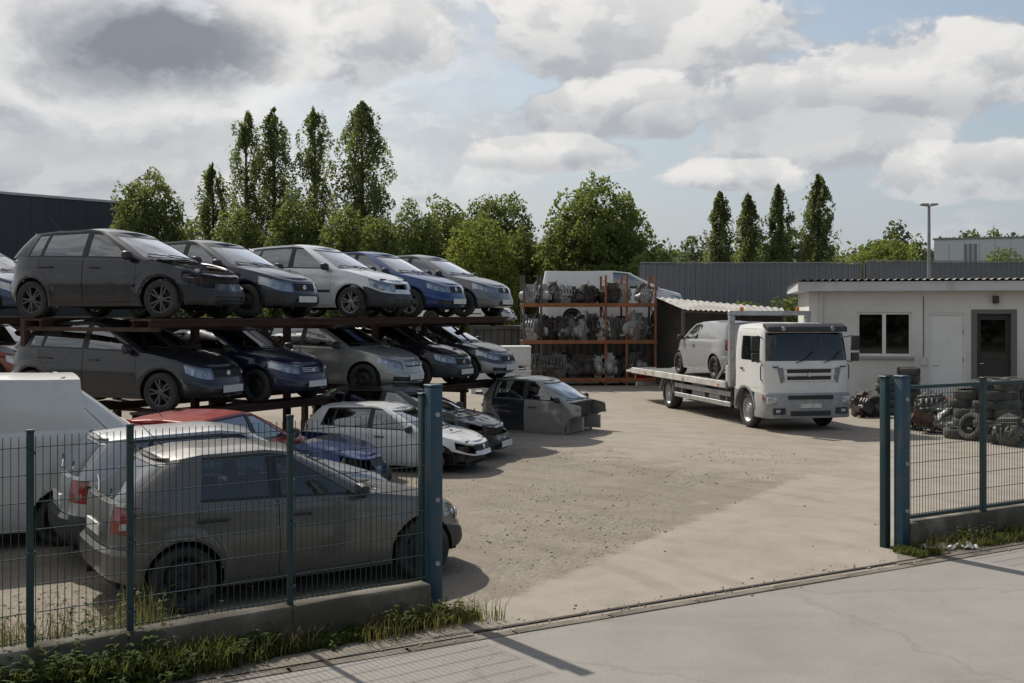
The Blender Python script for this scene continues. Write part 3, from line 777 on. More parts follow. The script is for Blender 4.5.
        mb = MB(); mb.box(dB-.09, dB-.07, -b2+.12, b2-.12, .25, H-.12); mb.obj('bulkhead', M_PLASTIC, root)
    # wheels
    wk = o.get('wheels', 'steel'); wk = [wk]*4 if isinstance(wk, str) else list(wk)
    yw = b2-.115; sq = o.get('squash', [0, 0, 0, 0])
    for q, (x, sg) in enumerate(((ax, 1), (ax, -1), (bx, 1), (bx, -1))):
        add_wheel(root, x, sg*yw, r, wk[q], sg, o.get('steer', 0) if x > 0 else 0, 0)
    if o.get('scale'): root.scale = (o['scale'],)*3
    drop = o.get('sit', 0)
    if drop: root.location.z -= drop
    return root
# ------------------------------------------------------------------ ground surfaces
def sheet(name, poly, z, mat, kind='structure', sub=None):
    me = bpy.data.meshes.new(name); me.from_pydata([(p[0], p[1], z) for p in poly], [], [tuple(range(len(poly)))]); me.materials.append(mat)
    o = link(name, me); o['kind'] = kind; return o
def ground_mat(name, cols, fine=(.8, 1.15), crack=0, stain=(.1, .09, .08), stn=.5, bmp=.4, rough=.92, gravel=0):
    m, t, b = mat_base(name); tcn = nd(t, 'ShaderNodeTexCoord'); oc = tcn.outputs['Object']
    big = noise_n(t, .22, 6, .6, vec=oc, dist=.4); mid = noise_n(t, 1.6, 7, .65, vec=oc, dist=.3); fn_ = noise_n(t, 38, 4, .7, vec=oc)
    c = ramp(t, mth(t, 'ADD', mth(t, 'MULTIPLY', big, .6), mth(t, 'MULTIPLY', mid, .4)), [(.3, cols[0]), (.5, cols[1]), (.72, cols[2])])
    c = mixc(t, 1.0, c, mixc(t, fn_, (fine[0],)*3, (fine[1],)*3), 'MULTIPLY')
    # tyre marks and oil: streaks drawn along the drive
    mp = nd(t, 'ShaderNodeMapping'); t.links.new(oc, mp.inputs[0]); mp.inputs['Rotation'].default_value = (0, 0, R(38)); mp.inputs['Scale'].default_value = (.16, 1.3, 1)
    st = sstep(t, noise_n(t, 1.0, 5, .6, vec=mp.outputs[0], dist=.3), .52, .75); sp2 = sstep(t, noise_n(t, .75, 5, .65, vec=oc, dist=.8), .6, .74)
    c = mixc(t, mth(t, 'MULTIPLY', st, stn*.7), c, stain); c = mixc(t, mth(t, 'MULTIPLY', sp2, stn*.8), c, stain)
    h = mth(t, 'ADD', mth(t, 'MULTIPLY', fn_, .3), mth(t, 'MULTIPLY', mid, .7))
    if gravel:
        vo = nd(t, 'ShaderNodeTexVoronoi'); vo.inputs['Scale'].default_value = 30; t.links.new(oc, vo.inputs['Vector'])
        gm = mth(t, 'MULTIPLY', sstep(t, noise_n(t, .9, 5, .6, vec=oc), .42, .62), gravel)
        sc_ = nd(t, 'ShaderNodeSeparateColor'); t.links.new(vo.outputs['Color'], sc_.inputs[0])
        c = mixc(t, mth(t, 'MULTIPLY', gm, .65), c, mixc(t, sc_.outputs[0], (.085,.072,.057), (.30,.27,.23)))
        h = mth(t, 'ADD', h, mth(t, 'MULTIPLY', mth(t, 'MULTIPLY', vo.outputs['Distance'], gm), -1.5))
    if crack:
        vo = nd(t, 'ShaderNodeTexVoronoi', feature='DISTANCE_TO_EDGE'); vo.inputs['Scale'].default_value = .33
        ad = nd(t, 'ShaderNodeMixRGB', blend_type='ADD'); ad.inputs[0].default_value = .45; t.links.new(oc, ad.inputs[1])
        nn = nd(t, 'ShaderNodeTexNoise'); nn.inputs['Scale'].default_value = 2.2; nn.inputs['Detail'].default_value = 5; t.links.new(oc, nn.inputs['Vector']); t.links.new(nn.outputs['Color'], ad.inputs[2])
        t.links.new(ad.outputs[0], vo.inputs['Vector'])
        cr_ = mth(t, 'MULTIPLY', sstep(t, vo.outputs['Distance'], .012, .002), crack); c = mixc(t, cr_, c, (.07,.062,.05)); h = mth(t, 'SUBTRACT', h, cr_)
    t.links.new(c, b.inputs['Base Color']); b.inputs['Roughness'].default_value = rough; b.inputs['Specular IOR Level'].default_value = .25
    bump(t, b, h, bmp, .02); return m
def yard_mat():
    """gravel yard and worn concrete drive in one sheet: the slab edge is sharp along the drive and worn away further in"""
    m, t, b = mat_base('yard_ground'); tcn = nd(t, 'ShaderNodeTexCoord'); oc = tcn.outputs['Object']; s = nd(t, 'ShaderNodeSeparateXYZ'); t.links.new(oc, s.inputs[0])
    big = noise_n(t, .25, 6, .6, vec=oc, dist=.5); mid = noise_n(t, 1.5, 8, .66, vec=oc, dist=.4); fn_ = noise_n(t, 42, 5, .75, vec=oc); med = noise_n(t, 7, 6, .7, vec=oc, dist=.3)
    def side(p, q):                                  # signed distance to the line p-q
        d = (q-p).normalized(); n = Vector((d.y, -d.x)); x = mth(t, 'ADD', mth(t, 'MULTIPLY', s.outputs[0], n.x), mth(t, 'MULTIPLY', s.outputs[1], n.y)); return mth(t, 'SUBTRACT', x, n.x*p[0]+n.y*p[1])
    A = P(472,611).xy; B = P(792,481).xy; C_ = P(540,452).xy
    d1 = mth(t, 'ADD', side(A, B), mth(t, 'ADD', mth(t, 'MULTIPLY', mth(t, 'SUBTRACT', med, .5), .22), mth(t, 'MULTIPLY', mth(t, 'SUBTRACT', mid, .5), .5)))
    d2_ = mth(t, 'ADD', side(C_, B), mth(t, 'MULTIPLY', mth(t, 'SUBTRACT', mid, .5), -3.2))
    slab = sstep(t, d1, -.10, .12); far = sstep(t, d2_, .9, -1.1)
    mx_ = nd(t, 'ShaderNodeMath', operation='MAXIMUM'); t.links.new(slab, mx_.inputs[0]); t.links.new(mth(t, 'MULTIPLY', far, .8), mx_.inputs[1]); k = mx_.outputs[0]
    v = mth(t, 'ADD', mth(t, 'MULTIPLY', big, .45), mth(t, 'MULTIPLY', mid, .55))
    gravel = ramp(t, v, [(.30, (.145,.122,.094)), (.5, (.212,.181,.143)), (.70, (.275,.240,.194))]); conc = ramp(t, v, [(.28, (.224,.194,.158)), (.5, (.294,.259,.216)), (.72, (.350,.312,.265))])
    c = mixc(t, k, gravel, conc); c = mixc(t, 1.0, c, mixc(t, fn_, (.72,)*3, (1.24,)*3), 'MULTIPLY')
    vo = nd(t, 'ShaderNodeTexVoronoi'); vo.inputs['Scale'].default_value = 26; t.links.new(oc, vo.inputs['Vector']); sc_ = nd(t, 'ShaderNodeSeparateColor'); t.links.new(vo.outputs['Color'], sc_.inputs[0])
    gm = mth(t, 'MULTIPLY', mth(t, 'SUBTRACT', 1.0, k, clamp=True), sstep(t, noise_n(t, .8, 6, .65, vec=oc, dist=.4), .36, .62))
    c = mixc(t, mth(t, 'MULTIPLY', gm, .4), c, mixc(t, sc_.outputs[0], (.10,.086,.07), (.31,.28,.24)))
    # tyre tracks swinging in from the gate, oil drips, dark puddle stains
    wv = nd(t, 'ShaderNodeTexWave', wave_type='RINGS', rings_direction='Z'); mp = nd(t, 'ShaderNodeMapping'); t.links.new(oc, mp.inputs[0]); mp.inputs['Location'].default_value = (9, -6, 0); t.links.new(mp.outputs[0], wv.inputs['Vector']); wv.inputs['Scale'].default_value = .42; wv.inputs['Distortion'].default_value = 2.2; wv.inputs['Detail'].default_value = 4
    tr_ = mth(t, 'MULTIPLY', sstep(t, wv.outputs['Fac'], .62, .95), sstep(t, noise_n(t, .5, 5, .6, vec=oc), .38, .68)); c = mixc(t, mth(t, 'MULTIPLY', tr_, .24), c, (.11,.092,.07))
    oil = sstep(t, noise_n(t, .62, 6, .62, vec=oc, dist=1.0), .62, .72); c = mixc(t, mth(t, 'MULTIPLY', oil, .5), c, (.075,.064,.052))
    pale = sstep(t, noise_n(t, .9, 6, .7, vec=oc, dist=.6), .58, .74); c = mixc(t, mth(t, 'MULTIPLY', pale, .35), c, (.40,.36,.30))
    t.links.new(c, b.inputs['Base Color']); b.inputs['Roughness'].default_value = .93; b.inputs['Specular IOR Level'].default_value = .2
    h = mth(t, 'ADD', mth(t, 'MULTIPLY', fn_, .35), mth(t, 'MULTIPLY', med, .6)); h = mth(t, 'ADD', h, mth(t, 'MULTIPLY', mth(t, 'MULTIPLY', vo.outputs['Distance'], gm), -.9)); h = mth(t, 'ADD', h, mth(t, 'MULTIPLY', slab, .5))
    bump(t, b, h, .6, .02); return m
M_YARD = yard_mat()
M_ROAD = ground_mat('road_surface', [(.212,.194,.172), (.258,.240,.216), (.304,.285,.260)], crack=.14, stn=.65, stain=(.17,.155,.132), bmp=.5, fine=(.74, 1.2))
M_EARTH = simple('verge_earth', (.165,.142,.113), .95, 0, .4, 3, bmp=.6)
M_GRASSL = simple('far_ground', (.07,.085,.035), .95, 0, .4, .2)
me = bpy.data.meshes.new('ground'); me.from_pydata([(-900,-200,-.03),(900,-200,-.03),(900,1600,-.03),(-900,1600,-.03)], [], [(0,1,2,3)]); me.materials.append(M_GRASSL)
link('ground', me)['kind'] = 'structure'
EL = Vector((math.cos(R(30)), math.sin(R(30)), 0)); EN = Vector((EL.y, -EL.x, 0))     # fence line direction; normal towards the road
K0 = P(460, 639)                                                                       # a point on the kerb line
def KL(t, n=0, z=0): p = K0+EL*t+EN*n; return Vector((p.x, p.y, z))
yardp = [KL(-14), KL(40), KL(40)+Vector((-25, 48, 0)), (-40, 60, 0), (-40, 4, 0)]
sheet('yard', yardp, 0, M_YARD)
sheet('road', [KL(-20,.13), KL(60,.13), KL(60,30), KL(-20,30)], .002, M_ROAD)
rnd = random.Random(3)
# kerb: flush stones with open joints along the gate track, plus the steel track
kerb = bpy.data.objects.new('kerb', None); C.objects.link(kerb); kerb['kind'] = 'structure'
M_KERB = simple('kerb_stone', (.185,.163,.132), .92, 0, .35, 5, bmp=.7, dirt=.8, dirtcol=(.10,.084,.062))
mb = MB(); mb.box(-.485, .485, -.065, .065, -.05, .012); km = mb.mesh('kerb_stone', M_KERB, bevel=.012, segs=1)
for i in range(-8, 22):
    o = link('kerb_stone', km, kerb, KL(i*1.0, .065, rnd.uniform(-.006,.003))); o.rotation_euler = (rnd.gauss(0,.006), 0, R(30)+rnd.gauss(0,.004))
M_TRACK = simple('track_steel', (.05,.042,.036), .7, .6, .4, 9)
mb = MB(); a = KL(-.2,-.10,.012); b = KL(6.3,-.10,.012); d = EN*.022
mb.add([a-d, b-d, b+d, a+d, *(q-Vector((0,0,.03)) for q in (a-d, b-d, b+d, a+d))], [(0,1,2,3),(4,7,6,5),(0,4,5,1),(2,6,7,3)])
d = EN*.09; mb2 = MB(); mb2.add([KL(-.2,-.19,.006), KL(5.2,-.19,.006), KL(5.2,-.02,.006), KL(-.2,-.02,.006)], [(0,1,2,3)])
tag(mb.obj('gate_track', M_TRACK), 'thin dark steel sliding gate track sunk across the gateway', 'gate track')
# verges
vl = [KL(.15,-.02), KL(-10,-.02), KL(-10,-2.4), P(150,668)+Vector((0,.3,0)), P(430,617)+Vector((.05,.35,0))]
sheet('verge', vl, .010, M_EARTH)
PR = P(905, 548); PRe = P(1024, 529); dR_ = (PRe-PR).normalized()
vr = [KL(5.35,-.02), KL(16,-.02), PR+dR_*12+Vector((0,.1,0)), PR+Vector((-.05,.12,0))]
sheet('verge', vr, .010, M_EARTH)

# ------------------------------------------------------------------ rack for the stacked cars
HD = R(-26); ef = Vector((math.cos(HD), math.sin(HD), 0)); rt = Vector((math.sin(HD), -math.cos(HD), 0))
Z1, Z2 = 1.12, 2.64
def row_c(px, Y):                       # car centre from the pixel column of its near front wheel and its depth
    W_ = Vector(((px-512)/FPX*Y, Y, 0)); return W_-ef*1.22-rt*.74
up = [row_c(157,17.9), row_c(246,19.7), row_c(350,21.8), row_c(411,23.6), row_c(462,25.3)]
lo = [row_c(157,17.9), row_c(256,19.7), row_c(362,21.7), row_c(418,23.7), row_c(466,25.4)]
M_RACK = simple('rack_rust_red', (.062,.034,.026), .85, .1, .45, 5, bmp=.2, dirt=.4, dirtcol=(.055,.035,.028))
def car_rack(label, A, B, levels, posts):
    root = thing('car_storage_rack', label, 'steel rack', (0,0,0)); er = (B-A).normalized(); L = (B-A).length; yaw = math.atan2(er.y, er.x)
    for z in levels:
        for s in (1.22, -1.24):
            a = A+ef*s; M = RZ(yaw, (a.x, a.y, 0))
            mb = MB(); mb.box(-1.0, L+1.0, -.27, .27, z-.035, z, M=M); mb.obj('wheel_runner', M_RACK, root)
            for dy_ in (-.2, .2):
                mb = MB(); mb.prism([(dy_-.035,z-.14),(dy_+.035,z-.14),(dy_+.035,z-.13),(dy_+.006,z-.13),(dy_+.006,z-.048),(dy_+.035,z-.048),(dy_+.035,z-.037),(dy_-.035,z-.037),(dy_-.035,z-.048),(dy_-.006,z-.048),(dy_-.006,z-.13),(dy_-.035,z-.13)], -1.0, L+1.0, 'x', M=M); mb.obj('beam', M_RACK, root)
        for t in posts:
            a = A+er*t+ef*1.5; b = A+er*t-ef*1.5; mb = MB(); d = (b-a); M = RZ(math.atan2(d.y, d.x), (a.x, a.y, 0)); mb.box(0, d.length, -.05, .05, z-.21, z-.142, M=M); mb.obj('cross_beam', M_RACK, root)
    for t in posts:
        for s in ((.35, -1.54) if t > 0 else (-1.54,)):
            a = A+er*t+ef*s; mb = MB(); M = RZ(yaw, (a.x, a.y, 0)); mb.box(-.06, .06, -.06, .06, .0, levels[-1]-.0, M=M); mb.box(-.15, .15, -.15, .15, 0, .015, M=M); mb.obj('post', M_RACK, root, bevel=.006, segs=1)
    return root
car_rack('long rust-red steel rack carrying two tiers of scrapped cars', up[0], up[4], (Z1, Z2), (-.9, 1.0, 3.35, 6.1, 7.9, 9.5))
A2 = Vector((-11.5, 23.7, 0)); car_rack('short rust-red steel rack at far left behind the near stack of cars', A2+Vector((-.6,-.9,0)), A2+Vector((.5,.8,0)), (Z1, Z2), (-.9, 1.9))

# ------------------------------------------------------------------ cars
BLK = M_PLASTIC
GR = 'cars on the upper tier of the rack'
car('hatchback_car', 'near-black hatchback with bonnet gone and engine bare, nearest on the upper rack tier', GR, up[0]+Vector((-.12,.05,Z2)), HD+R(6), paint('paint_navy_black', (.008,.010,.019), .05, .05), wheels='dalloy', no_bonnet=1, no_lamps=1, no_grille=1, bumpercol=BLK, scale=1.05, dent=.10, seed=3, plate=False, stripcol=paint('paint_navy_black', (.02,.02,.03)))
car('hatchback_car', 'dark slate-blue hatchback, second from the left on the upper rack tier', GR, up[1]+Vector((0,0,Z2)), HD, paint('paint_slate', (.014,.020,.036), .1, .1), wheels='steel', seed=1, bumpercol=BLK, dent=.015)
car('hatchback_car', 'silver hatchback with broken black front end on the upper rack tier', GR, up[2]+Vector((0,0,Z2)), HD+R(1), paint('paint_silver', (.60,.61,.62), .2, .25), wheels='alloy', seed=2, dent=.05, no_grille=1, bumpercol=BLK, shape=dict(H=1.53), plate=False)
car('hatchback_car', 'bright blue hatchback on the upper rack tier beside the silver one', GR, up[3]+Vector((0,0,Z2)), HD-R(1), paint('paint_blue', (.012,.042,.155), .2), wheels='alloy', seed=4, bumpercol=paint('paint_blue', ()), shape=dict(H=1.49))
car('hatchback_car', 'mid-grey hatchback at the far right end of the upper rack tier', GR, up[4]+Vector((0,0,Z2)), HD, paint('paint_midgrey', (.15,.155,.165), .4), wheels='steel', seed=5, dent=.01, shape=dict(H=1.5))
GL = 'cars on the lower tier of the rack'
car('hatchback_car', 'charcoal hatchback with intact front, nearest on the lower rack tier', GL, lo[0]+Vector((-.12,.05,Z1)), HD+R(6), paint('paint_charcoal', (.020,.022,.027), .14, .2), wheels='dalloy', seed=6, scale=1.05, dent=.01, strip=False, shape=dict(H=1.46, hdr=.2, rear_rake=.4))
car('hatchback_car', 'navy blue hatchback, second from the left on the lower rack tier', GL, lo[1]+Vector((0,0,Z1)), HD, paint('paint_navy', (.009,.016,.05), .2, .1), wheels='steel', seed=7, dent=.015, shape=dict(H=1.45), grille_dark=False)
car('estate_car', 'pale silver-beige family car with dark wheels in the middle of the lower rack tier', GL, lo[2]+Vector((0,0,Z1)), HD+R(1), paint('paint_beige', (.37,.36,.335), .45, .4), wheels='steel', seed=8, dent=.012, shape=dict(H=1.46, xf=2.02, xr=-2.0), grille_dark=False, strip=False)
car('hatchback_car', 'black hatchback wedged fourth along the lower rack tier', GL, lo[3]+Vector((0,0,Z1)), HD, paint('paint_black', (.010,.010,.012), .2, .1), wheels='steel', seed=9, dent=.03, shape=dict(H=1.45), bumpercol=BLK)
car('hatchback_car', 'dark grey hatchback with pale bumper at the far right of the lower rack tier', GL, lo[4]+Vector((0,0,Z1)), HD, paint('paint_darkgrey', (.05,.05,.05), .35), wheels='steel', seed=10, dent=.03, shape=dict(H=1.45), bumpercol=paint('paint_beige', ()))
car('hatchback_car', 'blue car cut by the left picture edge on the upper tier', None, A2+Vector((0,0,Z2)), HD, paint('paint_blue2', (.03,.055,.12), .4), wheels='steel', seed=11)
car('hatchback_car', 'faded red wreck at the far left picture edge on the lower tier', None, A2+Vector((.15,-.1,Z1)), HD, paint('paint_rustred', (.20,.028,.022), .5), wheels='steel', seed=12, dent=.05, bonnetcol=paint('paint_silver', ()))
# parked just inside the fence
car('hatchback_car', 'dusty grey hatchback parked along the inside of the left fence', None, (P(190,611)+P(410,578))/2+Vector((-.36,.62,0)), R(32), paint('paint_dustgrey', (.125,.119,.110), .5, .4), wheels='steel', seed=13, dent=.02, shape=dict(xf=1.95, xr=-1.92, H=1.48, noq=True, rear_rake=.46, hdr=.12, hood=.04, roofx=-.24, rfall=.17, ax=1.21, bx=-1.23), strip=False, rbumpercol=paint('paint_dustgrey', ()), bumpercol=BLK, glass=M_GLASSN)
car('hatchback_car', 'silver hatchback with black rear bumper, between the grey hatchback and the red car', None, (-3.32,13.0,0), R(30), paint('paint_silver2', (.36,.37,.385), .4, .5), wheels='steel', seed=14, dent=.02, rbumpercol=BLK, shape=dict(H=1.47))
car('hatchback_car', 'red car showing only its roof behind the silver hatchback', None, (-4.4,16.5,0), R(72), paint('paint_red', (.30,.022,.018), .3, .1), wheels='steel', seed=15, shape=dict(H=1.34))
VAN = dict(xf=2.35, xr=-2.35, W=1.86, H=2.02, ax=1.5, bx=-1.45, r=.32, panel=True, nose=1.0, hood=.35, roofx=.25, rear_rake=.75, ytop=.70, nr=6, rfall=.10)
car('panel_van', 'dirty white panel van at the left edge, beside the silver hatchback', None, (-6.95,13.05,0), R(207), paint('paint_vanwhite', (.60,.595,.57), .45, 0, .4), cat='van', wheels='steel', seed=16, shape=VAN, strip=False)
# wrecks on the ground before the rack
car('hatchback_car', 'white wrecked hatchback with torn front wheel arch below the rack', None, (-2.05,19.6,-.05), R(-20), paint('paint_white', (.62,.62,.61), .4, 0), wheels=('steel','disc','steel','steel'), seed=17, scale=.86, dent=.09, no_bumper=1, no_lamps=1, shape=dict(H=1.40), bonnetcol=paint('paint_white', ()), strip=False)
car('car_front_section', 'cut-off blue car nose with its bonnet in front of the white wreck', None, (-3.95,17.75,-.2), R(-14), paint('paint_blueclip', (.014,.04,.135), .35), cat='car part', minx=.2, scale=1.05, no_lamps=1, bumpercol=BLK, dent=.06, seed=18)
car('hatchback_car', 'black wrecked car with smashed front end on the ground under the rack end', None, (-2.0,21.45,-.05), R(-20), paint('paint_blackwreck', (.010,.010,.011), .25, .1), wheels='steel', seed=19, dent=.12, no_lamps=1, no_grille=1, bumpercol=BLK, shape=dict(H=1.40))
cg = paint('paint_shellgrey', (.24,.235,.22), .5, .1); cn = paint('paint_shellnavy', (.022,.028,.042), .45)
car('car_shell', 'stripped car cabin without wheels, one navy and one grey door, on the concrete', None, Vector((.80,25.6,-.2)), R(-27), cg, cat='car shell', wheels=(None,)*4, maxx=1.30, no_bonnet=1, dent=.10, dentc=(1.0,-.5,.8), seed=20, scale=.93, doorcol={'rearR': cn, 'rearL': cn}, shape=dict(H=1.58, xr=-1.62, bx=-1.25), drop=('rear_bumper',), no_glass=('rear',), strip=False, glass=M_GLASSD)
# ------------------------------------------------------------------ flatbed recovery truck
M_TWHITE = paint('paint_truck', (.66,.66,.645), .3, 0, .38, .35); M_TGREY = simple('truck_grey', (.20,.205,.21), .5, 0, .2, 6, dirt=.3)
M_GALV = simple('galvanised', (.36,.37,.37), .5, .55, .25, 8, dirt=.4, dirtcol=(.14,.11,.085)); M_BEDALU = simple('bed_plate', (.33,.325,.31), .5, .45, .3, 5, dirt=.4, dirtcol=(.15,.12,.09))
M_TWHITE2 = simple('bed_white', (.50,.495,.47), .55, 0, .2, 4, dirt=.5, dirtcol=(.2,.16,.12))
TH = math.atan2(-.976, .22); tr = thing('flatbed_truck', 'white flatbed recovery truck with grey van on its bed, facing the gate', 'truck', (6.04, 29.1, 0), TH)
def truck():
    FX, RX, r = 2.65, -2.65, .43; x0, x1, hw = 1.98, 3.78, 1.08
    xm, a = (x0+x1)/2, (x1-x0)/2
    def pl(y): return a*(1-min(1, y/hw)**8)**(1/8)
    def yp(x): return hw*(1-min(1, abs(x-xm)/a)**(9 if x > xm else 14))**(1/(9 if x > xm else 14))
    ys = [0,.15,.3,.45,.56,.70,.85,.96]
    xs = [xm-a*.985]+[2.1,2.2,2.32,2.42,2.52,2.65,2.8,2.95,3.1,3.25,3.37,3.45,3.52,3.6,3.67]+[xm+pl(1.02)]
    cols = [(xm-pl(y), y) for y in ys]+[(x, yp(x)) for x in xs]+[(xm+pl(y), y) for y in reversed(ys)]
    ZL = [.88,.98,1.08,1.18,1.27,1.34,1.43,1.50,1.56,1.62,1.75,1.9,2.05,2.18,2.27,2.36,2.43]
    lean = spline([(.88,.0),(1.3,0),(1.6,-.03),(2.3,-.17),(2.43,-.24)]); ins_ = spline([(.88,0),(1.6,0),(2.3,.06),(2.43,.11)])
    def pos(c, z, sg):
        wf = sst(xm+.3*a, xm+.97*a, c[0]); return (c[0]+lean(z)*wf, sg*(c[1]-ins_(z)*c[1]/hw), z)
    def pn(c, z):
        x, y = c
        if x > 3.6 or (x > xm and y < 1.0):
            if 1.62 < z < 2.27 and y < 1.0: return 'windscreen'
            if y < .56 and (1.18 < z < 1.27 or 1.34 < z < 1.43): return 'grille'
            return 'cab'
        if 2.32 < x < 3.52 and y > .9 and z > .98 and z < 2.36: return 'window' if 1.62 < z < 2.18 and 2.42 < x < 3.45 else 'door'
        return 'cab'
    sh = Shell()
    for sg in (1, -1):
        sf = 'L' if sg > 0 else 'R'
        G = [[pos(c, z, sg) for z in ZL] for c in cols]; RAc = r+.14
        ins2 = [[math.hypot(p[0]-FX, p[2]-r) < RAc for p in row] for row in G]
        for i, row in enumerate(G):
            for j, p in enumerate(row):
                if ins2[i][j] and abs(p[1]) > .6:
                    d = Vector((p[0]-FX, p[2]-r)); d = d.normalized()*RAc; row[j] = (FX+d.x, p[1], r+d.y)
        def fn(i, j):
            if abs(G[i][j][1]) > .6 and ins2[i][j] and ins2[i+1][j] and ins2[i][j+1] and ins2[i+1][j+1]: return None
            k = pn(((cols[i][0]+cols[i+1][0])/2, (cols[i][1]+cols[i+1][1])/2), (ZL[j]+ZL[j+1])/2); return k+sf if k in ('door', 'window') else k
        sh.grid(G, fn, flip=sg < 0)
        T = [1,.95,.85,.7,.5,.25,0]; top = [pos(c, 2.43, sg) for c in cols]
        xc = sum(p[0] for p in top)/len(top)
        sh.grid([[(xm+(p[0]-xm)*(.9+.1*t), p[1]*t, 2.43+.07*(1-t**3)) for t in T] for p in top], lambda i, j: 'cab', flip=sg > 0)
    ce = (2.9, 0, 1.6)
    sh.part('cab', 'cab', M_TWHITE, tr, 0, .03, 0, ce); sh.part('windscreen', 'windscreen', M_GLASST, tr, 0, 0, .01, ce); sh.part('grille', 'grille', M_PLASTIC, tr, 0, 0, .03, ce)
    for sf, sg in (('L', 1), ('R', -1)):
        d = sh.part('door'+sf, 'door', M_TWHITE, tr, .006, .025, 0, ce); sh.part('window'+sf, 'window', M_GLASSD, d, 0, 0, .012, ce)
        mb = MB(); mb.box(2.42, 2.58, sg*(hw+.005)-.015, sg*(hw+.005)+.02*sg, 1.38, 1.43); mb.obj('handle', M_PLASTIC, d, bevel=.008)
        mb = MB(); mb.tube([(3.45,sg*1.03,2.15),(3.58,sg*1.2,2.2),(3.6,sg*1.26,2.05)], .014, 6); mb.tube([(3.45,sg*1.05,1.62),(3.58,sg*1.2,1.58),(3.6,sg*1.26,1.68)], .014, 6); arm = mb.obj('mirror_arm', M_PLASTIC, tr)
        mb = MB(); mb.prism([(sg*1.17,1.85),(sg*1.36,1.85),(sg*1.37,2.2),(sg*1.18,2.2)], 3.55, 3.64, 'x'); mb.obj('mirror_head', M_PLASTIC, arm, bevel=.02)
        mb = MB(); mb.prism([(sg*1.17,1.60),(sg*1.35,1.60),(sg*1.36,1.80),(sg*1.17,1.80)], 3.55, 3.64, 'x'); mb.obj('mirror_head', M_PLASTIC, arm, bevel=.02)
        # bumper corner lamps
        mb = MB(); mb.box(3.70, 3.815, sg*.93-.12, sg*.93+.12, .62, .80); mb.obj('headlight', M_LAMP, tr, bevel=.02)
        mb = MB(); mb.box(3.72, 3.872, sg*.82-.06, sg*.82+.06, .43, .51); mb.obj('fog_lamp', M_LAMP, tr, bevel=.015)
        mb = MB(); mb.box(3.60, 3.64, sg*1.095-.01, sg*1.095+.012, .72, .84); mb.obj('indicator', M_AMBER, tr)
        # wheel arch of the cab and step
        vs_, fs_ = [], []; n = 16
        for k in range(n+1):
            a_ = R(8)+R(168)*k/n
            for q, (rr, yy) in enumerate(((r+.15, hw-.34), (r+.15, hw+.025), (r+.10, hw+.025), (r+.10, hw-.34))): vs_.append((FX+rr*math.cos(a_), sg*yy, r+rr*math.sin(a_)))
        for k in range(n):
            for q in range(4): fs_.append((4*k+q, 4*k+(q+1)%4, 4*k+4+(q+1)%4, 4*k+4+q))
        mb = MB(); mb.add(vs_, fs_); mb.obj('mudguard', M_TGREY, tr, smooth=True)
        mb = MB(); mb.prism([(1.98,.40),(2.14,.40),(2.12,.95),(1.98,.95)], sg*(hw-.3), sg*(hw-.02), 'y'); mb.obj('step_box', M_TGREY, tr, bevel=.02)
        mb = MB(); mb.box(3.2, 3.45, sg*(hw-.3), sg*(hw-.01), .30, .86) ; mb.obj('step_panel', M_TGREY, tr, bevel=.02)
        # wheels: single front, wider rear
        for x, wd in ((FX, 1.0), (RX, 1.5)):
            o = link('wheel', WH['tyre'], tr, (x, sg*(.93-(.06 if x < 0 else 0)), r)); k = r/.305; o.scale = (k, wd*1.15, k); o.rotation_euler = (0, .3, 0 if sg > 0 else math.pi)
            mbw = MB(); mbw.lathe([(.0,.065),(.05,.065),(.055,.05),(.10,.045),(.115,.025),(.17,.02),(.195,.05),(.212,.08),(.20,-.07)], 32, 'y')
            for q in range(8): an = 2*math.pi*q/8; mbw.lathe([(.011,.04),(.011,.06),(0,.062)], 6, 'y', at=(.085*math.sin(an), 0, .085*math.cos(an)))
            ri = link('rim', mbw.mesh('truck_rim', M_GALV, smooth=True), o)
        # rear mudguard, side guard rails
        mb = MB(); vs_, fs_ = [], []
        for k in range(n+1):
            a_ = R(5)+R(170)*k/n
            for (rr, yy) in ((r+.12, .66), (r+.12, 1.07), (r+.085, 1.07), (r+.085, .66)): vs_.append((RX+rr*math.cos(a_), sg*yy, r+rr*math.sin(a_)))
        mb.add(vs_, fs_0 := [(4*k+q, 4*k+(q+1)%4, 4*k+4+(q+1)%4, 4*k+4+q) for k in range(n) for q in range(4)]); mb.obj('mudguard', M_TGREY, tr, smooth=True)
        for z in (.46, .72): mb = MB(); mb.box(-2.02, 1.75, sg*1.05-.02, sg*1.05+.02, z-.06, z+.06); mb.obj('guard_rail', M_GALV, tr, bevel=.01, segs=1)
        mb = MB()
        for x in (-1.6, 0, 1.4): mb.box(x-.03, x+.03, sg*1.0-.02, sg*1.0+.02, .40, .90)
        mb.obj('guard_bracket', M_TGREY, tr)
        mb = MB(); mb.box(-5.5, 1.62, sg*1.115-.035, sg*1.115+.035, .86, 1.03); mb.obj('bed_side_rail', M_TWHITE2, tr, bevel=.012, segs=1)
        for x in (-4.2, -1.2, 1.2): mb = MB(); mb.box(x-.06, x+.06, sg*1.155-.004, sg*1.155+.008, .90, .95); mb.obj('side_marker', M_AMBER, tr)
        mb = MB(); mb.box(1.66, 1.80, sg*1.02-.07, sg*1.02+.07, .9, 2.66); mb.obj('headboard_post', M_GALV, tr, bevel=.015, segs=1)
        mb = MB(); mb.tube([(1.68,sg*1.0,1.7),(.9,sg*1.05,1.04)], .03, 6); mb.obj('headboard_brace', M_GALV, tr)
    mb = MB(); mb.box(1.66, 1.80, -1.1, 1.1, 2.663, 2.78); mb.obj('headboard_bar', M_GALV, tr, bevel=.015, segs=1)
